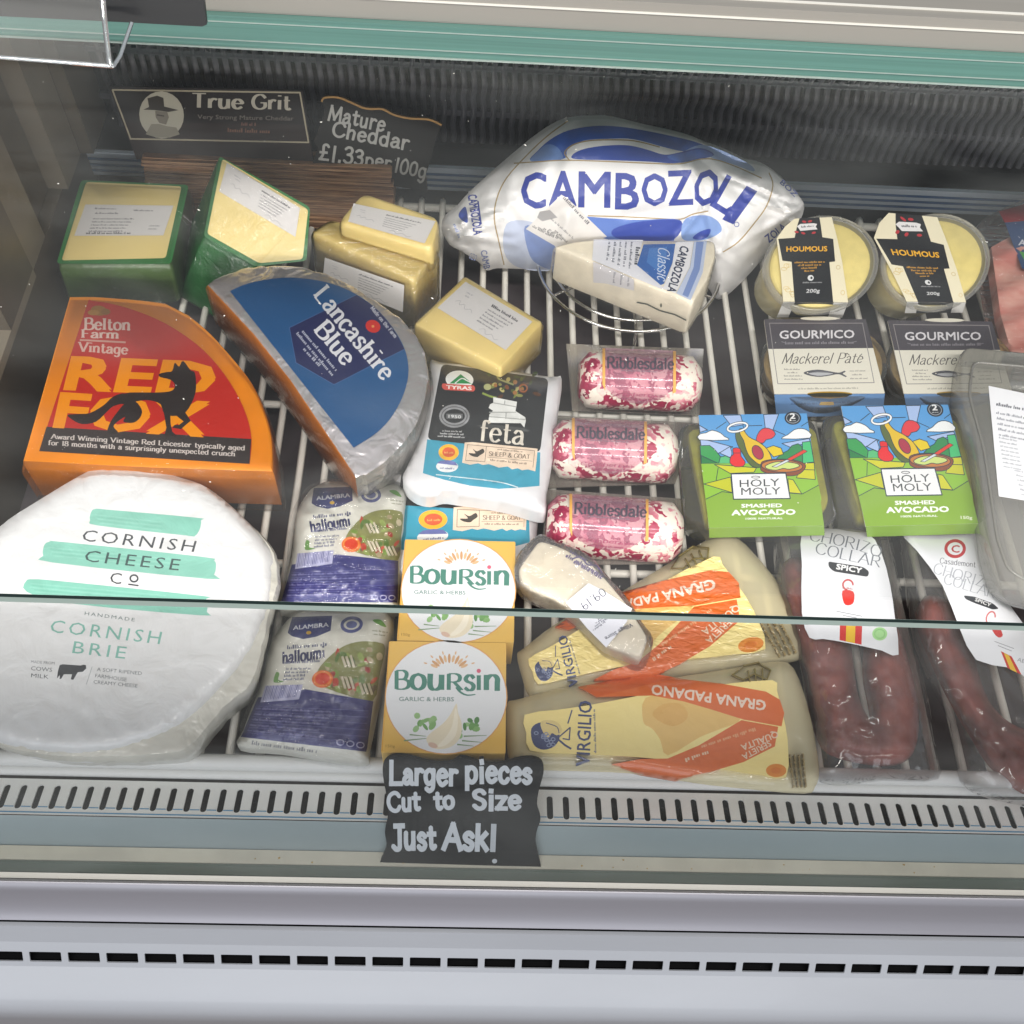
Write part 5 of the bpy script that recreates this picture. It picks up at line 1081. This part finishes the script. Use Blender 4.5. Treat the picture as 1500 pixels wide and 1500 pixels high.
# two avocado pots in illustrated sleeves
def avo(a):
    K = '#2c3c4a'; a.poly([(240, 212), (1120, 197), (1262, 1112), (325, 1130)], '#5b9cd6')
    for p in ([(440, 214), (582, 210), (604, 290), (512, 306)], [(770, 206), (892, 203), (842, 342), (784, 322)], [(252, 400), (520, 470), (400, 522), (262, 470)], [(918, 442), (1140, 402), (1152, 432), (984, 472)], [(244, 292), (312, 332), (252, 352)], [(410, 520), (498, 466), (512, 520), (505, 560)]): a.poly(p, '#a6bce4'); a.line(p, 6, K, closed=True)
    for p in ([(244, 292), (316, 336)], [(384, 322), (466, 266)], [(618, 300), (756, 295)], [(846, 330), (942, 372)], [(1076, 302), (1138, 262)], [(600, 290), (640, 420)]): a.line(p, 6, K)
    def sh(p, c, w_=6): a.poly(p, c); a.line(p, w_, K, closed=True)
    sh([(252, 460), (330, 458), (372, 490), (420, 550), (404, 606), (262, 606)], '#3d9a55'); sh([(262, 540), (404, 606), (262, 606)], '#2f7d48'); sh([(418, 552), (460, 543), (500, 560), (512, 606), (404, 606)], '#5cb87a')
    sh([(968, 500), (1000, 460), (1050, 444), (1082, 465), (1090, 600), (850, 600), (880, 560), (925, 520)], '#3c8a54'); sh([(1085, 432), (1150, 424), (1180, 594), (1088, 602)], '#4dbc78')
    a.poly([(262, 607), (1181, 597), (1240, 900), (1215, 1000), (310, 1000)], '#8cba40')
    sh([(368, 613), (712, 640), (692, 676), (498, 686)], '#cac734'); sh([(284, 772), (502, 715), (514, 842)], '#bec02e'); sh([(968, 730), (1010, 738), (1080, 852), (980, 842)], '#c9c832'); sh([(1088, 604), (1182, 598), (1190, 736), (1036, 722)], '#c6c530'); a.line([(400, 640), (384, 740)], 6, K); a.line([(1094, 655), (1188, 658)], 6, K)
    a.poly([(299, 896), (432, 834), (520, 846), (980, 848), (1082, 854), (1216, 782), (1262, 1112), (325, 1130)], '#86aa3e'); a.line([(299, 896), (432, 834), (520, 846)], 6, K); a.line([(980, 846), (1082, 854), (1216, 782)], 6, K)
    sh(smooth([(246, 412), (250, 366), (300, 356), (350, 334), (418, 356), (452, 386), (486, 414)], 2), '#eef0f0'); sh(smooth([(916, 404), (968, 370), (1020, 330), (1080, 320), (1138, 344), (1148, 398)], 2), '#eef0f0')
    sh([(790, 480), (850, 460), (912, 480), (932, 530), (850, 552)], '#dfc42c'); sh(smooth([(735, 345), (780, 316), (840, 330), (866, 368), (835, 402), (790, 412), (762, 442), (708, 415)], 2), '#dc3d46')
    sh(smooth([(566, 334), (540, 372), (558, 450), (600, 525), (640, 592), (684, 632), (745, 636), (770, 600), (640, 420)], 3), '#5a683c'); sh(smooth([(572, 328), (600, 326), (650, 388), (730, 430), (800, 490), (836, 570), (800, 594), (745, 615), (700, 590), (650, 540), (624, 480), (608, 420), (580, 370)], 3), '#dcb832')
    sh(ellipse(722, 515, 40, 62, -30, 20), '#a8384c'); a.ring(557, 310, 82, 34, 22, K, -12); a.ring(557, 310, 82, 34, 13, '#f2f2f2', -12)
    sh(smooth([(520, 482), (580, 485), (585, 545), (620, 590), (604, 626), (540, 632), (496, 600), (502, 550), (524, 530)], 2), '#de2f36'); a.line([(524, 520), (582, 520)], 5, K)
    sh(smooth([(748, 630), (760, 590), (860, 570), (1000, 574), (1100, 605), (1104, 650), (1040, 700), (930, 705), (820, 690), (752, 664)], 3), '#8a4c34'); sh(ellipse(920, 626, 168, 50, 2, 26), '#c07a40'); sh(smooth([(785, 625), (850, 596), (930, 590), (1040, 606), (1058, 630), (980, 652), (930, 645), (870, 660), (800, 648)], 3), '#c9d880')
    sh([(838, 632), (958, 574), (984, 582), (872, 636)], '#d3d7de', 4); sh([(956, 572), (1096, 492), (1126, 506), (992, 582)], '#d8473a', 4)
    a.ell(1008, 236, 68, 54, '#2a2e36'); a.ring(1008, 236, 52, 40, 6, '#9aa0a8'); a.text('2', (986, 240), (1026, 240), 44, '#e6e6e6', bold=.03); a.greek((980, 260), (1036, 260), 9, '#c0c4c8')
    sh([(506, 690), (950, 684), (986, 890), (525, 896)], '#e9e9e9', 9); tx = '#3f4246'
    a.text('HOLY', (576, 798), (900, 786), 62, tx, bold=.0); a.text('MOLY', (588, 862), (908, 856), 62, tx, bold=.0); a.ring(705, 716, 34, 8, 5, tx)
    w_ = '#f0f2ea'; a.text('SMASHED', (590, 964), (918, 960), 30, w_, bold=.04); a.text('AVOCADO', (512, 1026), (1026, 1020), 44, w_, bold=.04); a.text('100% NATURAL', (624, 1062), (928, 1058), 16, w_, bold=.02)
f = Z(980, 570, 5.5556); g = Z(1200, 560, 5)
az = [f(*p) for p in ((240, 212), (1120, 197), (1262, 1112), (325, 1130))]
for k, lb in enumerate(('avocado pot in an illustrated green and blue sleeve, next to the red fruit logs', 'avocado pot in an illustrated green and blue sleeve, next to the clear tray')):
    wp = homog(az, [g(*p) for p in ((160, 174), (944, 164), (1166, 1034), (340, 1056))]) if k else None; W2 = wp or (lambda z_: z_)
    s = flat(.046); q = [W2(p) for p in az]; t = thing('avocado_pot', lb, 'pot', base_of(q), 'pots of smashed avocado')
    gu = [W2(f(*p)) for p in roundpoly([(140, 318), (1150, 300), (1200, 340), (1310, 900), (1260, 1010), (350, 1060), (290, 1040)], 90)]
    tb = [W2(f(*p)) for p in roundpoly([(66, 280), (1180, 220), (1375, 1030), (1330, 1080), (320, 1120), (180, 1060), (110, 1000)], 110)]
    slab('filling', 'guacamole', t, gu, flat(.0418), .030, r=.003, down=(0, 0, -1), taper=.008); slab('tub_body', 'clear_tray', t, tb, flat(.0425), .040, r=.003, down=(0, 0, -1), taper=.01)
    slab('sleeve', 'white_plastic', t, q, s, .0012, r=.0003); a = Art(980, 570, 5.5556); avo(a)
    if k: a.text('150g', (1120, 1075), (1215, 1078), 24, '#dfe8c8', bold=.03)
    a.build('sleeve_print', 'card_print', t, s, .0003, warp=wp)
    c0, c1 = s(*W2(f(325, 1131))), s(*W2(f(1262, 1113))); s2 = Surf(c0, c1, c0+Vector((0, -.004, -.03))); a = Art(980, 570, 5.5556); a.poly([(325, 1131), (1262, 1113), (1266, 1190), (328, 1210)], '#7a9c38'); a.build('sleeve_end', 'card_print', t, s2, .0, warp=wp)
# two packs of horseshoe sausage
f = Z(1120, 750, 3.2605)
def ring_sausage(name, lb, outl, path, rad, zc, labl, labart, sd):
    op = [f(*p) for p in smooth(outl, 3)]; s = Surf((*op[0], .018), (*op[len(op)//3], .018), (*op[len(op)*2//3], .012))
    t = thing(name, lb, 'sausage', base_of(op), 'packs of ring sausage'); random.seed(sd)
    mp = [f(*p) for p in smooth(path, 3)]; ms = Surf((*op[0], .006), (*op[len(op)//3], .006), (*op[len(op)*2//3], .004), bulge(mp, zc, 30, .0022, .05, sd+3))
    sheet('sausage', 'chorizo_meat', t, mp, ms, 0, grid=5, back=.005, sm=80)
    hs2 = bulge(op, .031, 50, .0045, .055, sd); s2 = Surf((*op[0], .006), (*op[len(op)//3], .006), (*op[len(op)*2//3], .004), hs2)
    sheet('film_bag', 'bag_film', t, op, s2, .0, grid=10); lz = Surf((*op[0], .008), (*op[len(op)//3], .008), (*op[len(op)*2//3], .006), bulge(op, .0325, 50, .0, .045, sd))
    a = Art(1120, 750, 3.2605); a.poly(smooth(labl, 2), '#dfe0e4'); labart(a); a.build('paper_label', 'paper_print', t, lz, .0, grid=7)
sf_ = dict(font='pen', thick=.10, thin=.04, serif=.08)
def la(a):
    c = '#6f737c'; a.text('CHORIZO', (212, 136), (552, 218), 52, c, arc=.2, **sf_); a.text('COLLAR', (240, 196), (548, 264), 52, c, **sf_)
    a.poly(roundpoly([(304, 236), (470, 262), (500, 284), (494, 310), (330, 284), (306, 262)], 14), '#2e2f33'); a.text('SPICY', (342, 272), (462, 292), 26, '#e6e6e6', bold=.04)
    a.poly(smooth([(372, 376), (424, 380), (426, 430), (402, 446), (378, 434)], 3), '#d2362e'); a.line(ellipse(398, 348, 24, 24, 0, 14, 100, 360), 8, '#c24a4a'); a.greek((372, 366), (424, 372), 9, '#b87070')
    a.line([(344, 474), (466, 498)], 3, '#7a7c82'); a.line([(375, 494), (440, 506)], 3, '#7a7c82')
    a.poly([(360, 534), (466, 546), (463, 634), (358, 612)], '#c8322e'); a.poly([(390, 537), (434, 542), (431, 627), (388, 618)], '#e0b52e'); a.ell(550, 582, 36, 32, '#9fd08c'); a.ring(550, 582, 24, 21, 4, '#7fb86c')
ring_sausage('sausage_pack', 'clear pack of dark red ring sausage lying flat beside the orange and gold wedges', [(55, 95), (180, 78), (400, 78), (580, 85), (640, 300), (700, 600), (765, 800), (815, 1100), (830, 1275), (560, 1284), (262, 1290), (225, 1000), (150, 700), (90, 500), (48, 300)],
    [(92, 240), (98, 400), (150, 620), (200, 800), (228, 980), (282, 1120), (380, 1172), (490, 1196), (600, 1205), (690, 1178), (732, 1080), (736, 950), (716, 820), (680, 680), (640, 560), (540, 430), (500, 560), (478, 700), (480, 800), (500, 900), (512, 985), (486, 965), (446, 870), (428, 740), (400, 560), (330, 380), (200, 230)], .0215, .025, [(180, 84), (300, 80), (480, 92), (556, 190), (600, 350), (622, 500), (640, 682), (560, 662), (400, 626), (280, 606), (214, 600), (178, 480), (178, 250)], la, 4)
def lb2(a):
    a.ring(910, 175, 44, 38, 15, '#b5353c'); a.text('C', (892, 192), (930, 194), 36, '#b5353c', bold=.02); a.text('Casademont', (836, 244), (1006, 264), 26, '#55575e', font='pen', thick=.12, thin=.06, serif=.05)
    c = '#a4a7ae'; a.text('CHORIZO', (802, 290), (1092, 372), 50, c, **sf_); a.text('COLLAR', (852, 340), (1094, 412), 50, c, **sf_)
    a.poly(roundpoly([(950, 398), (1000, 404), (1090, 436), (1120, 462), (1090, 466), (1000, 434), (960, 416)], 10), '#33353a'); a.text('SPICY', (1004, 424), (1078, 452), 16, '#dcdcdc', bold=.03)
    a.poly(smooth([(1080, 540), (1110, 535), (1138, 585), (1120, 600), (1096, 580)], 3), '#c23a38'); a.line(ellipse(1080, 505, 20, 30, 20, 14, 100, 340), 7, '#c87070')
    a.line([(1098, 618), (1190, 652)], 3, '#8a8c92'); a.line([(1115, 638), (1180, 664)], 3, '#8a8c92'); a.poly([(1128, 664), (1180, 690), (1228, 778), (1160, 745)], '#c03a34'); a.poly([(1142, 672), (1166, 684), (1206, 768), (1174, 752)], '#dcb23a'); a.text('ABC', (1205, 712), (1262, 730), 20, '#8a8c92')
ring_sausage('sausage_pack', 'clear pack of bright red ring sausage reaching out of view beneath the clear tray', [(645, 85), (820, 84), (1010, 92), (1110, 330), (1240, 540), (1420, 760), (1460, 1100), (1440, 1400), (1160, 1390), (960, 1320), (910, 1200), (880, 1000), (800, 850), (715, 640), (660, 300)],
    [(735, 450), (790, 392), (880, 430), (940, 560), (1000, 700), (1040, 830), (1090, 930), (1180, 1010), (1300, 1050), (1430, 1040), (1445, 1200), (1420, 1340), (1300, 1352), (1200, 1310), (1080, 1200), (1005, 1080), (930, 960), (865, 840), (800, 700), (745, 560)], .0235, .027, [(650, 90), (830, 88), (1010, 100), (1080, 320), (1240, 540), (1330, 800), (1240, 784), (1160, 742), (1010, 706), (930, 552), (850, 352), (725, 182)], lb2, 9)
# two wedges of hard cheese in amber film
f = Z(730, 770, 3.0612)
def grana(a):
    ob = '#dc6a2c'
    a.poly(smooth([(118, 848), (260, 826), (400, 806), (600, 768), (800, 732), (1000, 712), (1228, 692), (1250, 740), (1288, 900), (1300, 1010), (1290, 1128), (1180, 1120), (1000, 1092), (760, 1050), (500, 1030), (300, 1022), (142, 1008), (126, 930)], 2), '#f8e294')
    a.poly(smooth([(660, 772), (800, 766), (960, 800), (1085, 868), (1000, 910), (900, 950), (760, 1030), (726, 960), (690, 910), (650, 880)], 3), '#eac070')
    a.poly(smooth([(690, 850), (740, 800), (820, 800), (850, 860), (780, 900)], 3), '#e4b260')
    a.poly([(360, 722), (520, 690), (700, 664), (830, 688), (1000, 708), (1200, 744), (1262, 780), (1282, 840), (1270, 900), (1100, 870), (960, 826), (830, 788), (690, 762), (440, 768)], ob); a.poly([(360, 722), (520, 690), (700, 664), (790, 680), (600, 730), (440, 768)], '#d45e24')
    a.poly([(1090, 872), (1255, 902), (1240, 990), (1100, 1060), (950, 1104), (800, 1132), (640, 1104), (510, 1070), (640, 1046), (760, 1044), (900, 985)], ob)
    a.text('GRANA PADANO', (1200, 786), (690, 712), 44, '#eed6c4', bold=.03, up=(-4, 46)); a.text('QUALITA', (1248, 920), (1086, 984), 30, '#ecd0b4', bold=.02); a.text('SERIETA', (1214, 962), (1090, 1028), 28, '#ecd0b4', bold=.02); a.greek((1150, 905), (900, 990), 16, '#e8a878'); a.greek((940, 1010), (830, 1046), 18, '#ecc8a8')
    a.ell(1246, 1098, 46, 30, '#e58c30'); a.ell(1246, 1098, 24, 14, '#dc7a24')
    nv = '#3a4470'; a.text('VIRGILIO', (408, 1076), (420, 788), 60, nv, bold=.015, up=(-62, -4)); a.greek((440, 1020), (434, 820), 11, '#6a6c80')
    a.poly(smooth([(150, 960), (148, 910), (180, 884), (230, 884), (262, 905), (275, 950), (250, 990), (205, 1005), (168, 992)], 3), nv)
    a.poly(smooth([(190, 880), (235, 872), (275, 890), (285, 925), (262, 940), (240, 930), (225, 950), (200, 925)], 3), '#e6cf8c'); a.line(smooth([(215, 885), (262, 902), (272, 930)], 4, False), 4, nv)
    rs = random.getstate(); random.seed(2)
    for k in range(10): a.ring(random.uniform(165, 250), random.uniform(925, 985), 9, 7, 4, '#8a94b4', n=9)
    random.setstate(rs)
    a.line([(270, 960), (300, 985), (325, 1000)], 9, nv); a.line([(275, 945), (322, 905), (318, 960), (290, 955)], 6, nv); a.line([(312, 886), (330, 828)], 6, nv)
    for p in ([(1050, 668), (1100, 628), (1165, 612), (1222, 648), (1205, 690), (1150, 664), (1100, 690), (1050, 668)], [(1120, 650), (1128, 700)], [(1150, 640), (1156, 696)], [(1184, 640), (1186, 690)]): a.line(p, 6, '#7d6f3c')
    for k in range(4): a.greek((1330+k*18, 1170), (1310+k*20, 1020), 9, '#a08a58')
gz = [f(*p) for p in ((40, 800), (1330, 640), (1420, 1170), (50, 1060))]; gd_ = [f(*p) for p in ((84, 580), (1062, 40), (1392, 556), (134, 762))]
go = smooth([(40, 800), (100, 776), (400, 702), (700, 692), (1050, 640), (1230, 612), (1325, 640), (1400, 860), (1438, 1090), (1420, 1172), (1370, 1202), (1100, 1180), (880, 1155), (600, 1112), (300, 1100), (120, 1092), (52, 1060), (34, 930)], 3)
gc = [(118, 848), (400, 806), (800, 732), (1228, 692), (1288, 900), (1290, 1128), (1000, 1092), (500, 1030), (142, 1008)]
for k, lb in ((1, 'hard cheese wedge in amber film with an orange band, lying under the small wrapped piece'), (0, 'hard cheese wedge in amber film with an orange band, nearest the front rail')):
    wp = homog(gz, gd_) if k else None; W2 = wp or (lambda z_: z_); op = [W2(f(*p)) for p in go]; zz = .014 if k else .022
    s = Surf((*op[0], zz), (*op[18], zz), (*op[36], zz), bulge(op, .013, 26, .0010 if k else .0003, .07, k)); t = thing('hard_cheese_pack', lb, 'cheese pack', base_of(op), 'hard cheese wedges in amber film')
    s1 = Surf((*op[0], zz-.004), (*op[18], zz-.004), (*op[36], zz-.004), bulge(op, .011, 26, .0, .05, k))
    sheet('film_flange', 'amber_film', t, op, s1, 0, grid=10); a = Art(730, 770, 3.0612); grana(a); pr = a.build('printed_film', 'wrinkled_print' if k else 'shiny_print', t, s, 0, warp=wp, grid=6, back=.008)
# small piece in cling film
out = smooth([(75, 182), (105, 112), (188, 42), (262, 70), (400, 130), (485, 222), (582, 332), (640, 430), (690, 500), (672, 585), (622, 612), (540, 572), (470, 542), (300, 372), (140, 300), (85, 250)], 3); op = f(out)
s = Surf((*op[0], .046), (*op[15], .050), (*op[27], .046), bulge(op, .010, 22, .0012, .08, 1)); t = thing('cheese_piece', 'small pale cheese piece in cling film with a handwritten white label, on the amber packs', 'cheese', base_of(op, .03))
cut_ = f(roundpoly([(88, 190), (180, 62), (262, 84), (400, 148), (486, 236), (580, 350), (672, 500), (640, 590), (540, 558), (470, 525), (310, 362), (150, 290), (98, 244)], 24))
fs3 = Surf((*op[0], .048), (*op[15], .052), (*op[27], .048)); s = fs3
slab('cheese', 'pale_cheese', t, cut_, fs3, .028, r=.004)
a = Art(730, 770, 3.0612); a.poly([(404, 258), (470, 290), (600, 372), (575, 432), (484, 546), (400, 462), (302, 344)], '#e1e1ea'); a.line(smooth([(470, 305), (440, 310), (400, 335)], 3, False), 1, '#e1e1ea')
a.text('09.19', (466, 278), (366, 350), 36, '#4a4c58', font='pen', thick=.09)
for k in range(4): a.greek((500-k*8+0, 380+k*16), (440-k*6, 420+k*16), 9, '#7a7c8a')
a.text('Village Store', (596, 436), (476, 500), 20, '#4e5060', bold=.02, up=(10, 16)); a.build('price_label', 'paper_print', t, s, .0042)
a = Art(730, 770, 3.0612)
for p, q in (((300, 140), (470, 236)), ((318, 120), (440, 190)), ((335, 168), (470, 246))): a.greek(p, q, 20, '#5a4a7a')
a.line(smooth([(330, 150), (370, 140), (400, 175), (440, 180), (475, 232)], 4, False), 7, '#4e3f72'); a.build('ink_stamp', 'paper_print', t, s, .0010)
s = Surf((*op[0], .046), (*op[15], .050), (*op[27], .046), bulge(op, .0055, 8, .0012, .12, 1))
sheet('cling_film', 'cling_white', t, grow(op, 1.01), s, 0, grid=5, back=.022)
# sliced ham and the clear tray at the right edge
op = smooth([(1432, 335), (1464, 308), (1540, 280), (1640, 280), (1660, 400), (1660, 540), (1560, 545), (1484, 530), (1462, 470), (1448, 400)], 3)
s = Surf((1470, 310, .052), (1640, 310, .052), (1560, 530, .036)); t = thing('ham_pack', 'clear pack of pink sliced ham with a red and blue card, at the back right', 'meat pack', base_of(op))
sheet('ham_slices', 'ham_meat', t, [(1452, 362), (1470, 352), (1510, 330), (1640, 330), (1645, 530), (1560, 535), (1484, 524), (1466, 462)], Surf((1470, 310, .050), (1640, 310, .050), (1560, 530, .034), lambda x, y: .004*math.sin((x*.5+y)*.12)), 0, grid=9, back=.012)
a = Art(0, 0, 1); a.poly([(1463, 310), (1500, 299), (1630, 290), (1636, 312), (1472, 326)], '#9c2230'); a.poly([(1472, 326), (1636, 312), (1645, 430), (1560, 420), (1497, 393)], '#2f4a78'); a.text('A', (1492, 359), (1502, 360), 9, '#e2e4ea', bold=.02); a.poly([(1493, 368), (1512, 372), (1512, 384), (1500, 380)], '#4fa84a'); a.build('printed_card', 'gloss_print', t, s, .001)
sheet('film_bag', 'creased_film', t, op, s, .003, grid=12, back=.02)
op = roundpoly([(1411, 506), (1500, 514), (1680, 530), (1700, 900), (1560, 884), (1500, 870), (1470, 852), (1452, 800), (1430, 650), (1405, 560)], 14)
s = flat(.064); t = thing('clear_tray', 'cloudy clear plastic deli tray with a large white printed label, at the right edge', 'tray', base_of(op))
slab('tray', 'milky_tray', t, op, s, .030, r=.004, down=(0, 0, -1), taper=.004); ins_ = grow(op, .88, 2, 0)
b = MB(); b.tube([s(*q, .0008) for q in ins_], .0012, 6, closed=True); b.build('raised_rim', 'milky_tray', t, sm=70)
a = Art(0, 0, 1); a.poly([(1448, 565), (1500, 576), (1640, 604), (1655, 762), (1500, 733), (1463, 727)], '#eeeef2'); a.greek((1459, 594), (1560, 612), 5, '#5a5c66')
for k in range(5): a.greek((1459+k, 606+k*8), (1600, 632+k*8), 3.6, '#8a8c96')
for k in range(8): a.greek((1463+k, 642+k*6), (1490+k, 647+k*6), 2.6, '#a0a2aa')
for k in range(6): a.greek((1486+k*2, 690+k*7), (1580, 708+k*7), 2.8, '#a0a2aa')
a.build('paper_label', 'paper_print', t, s, .001)
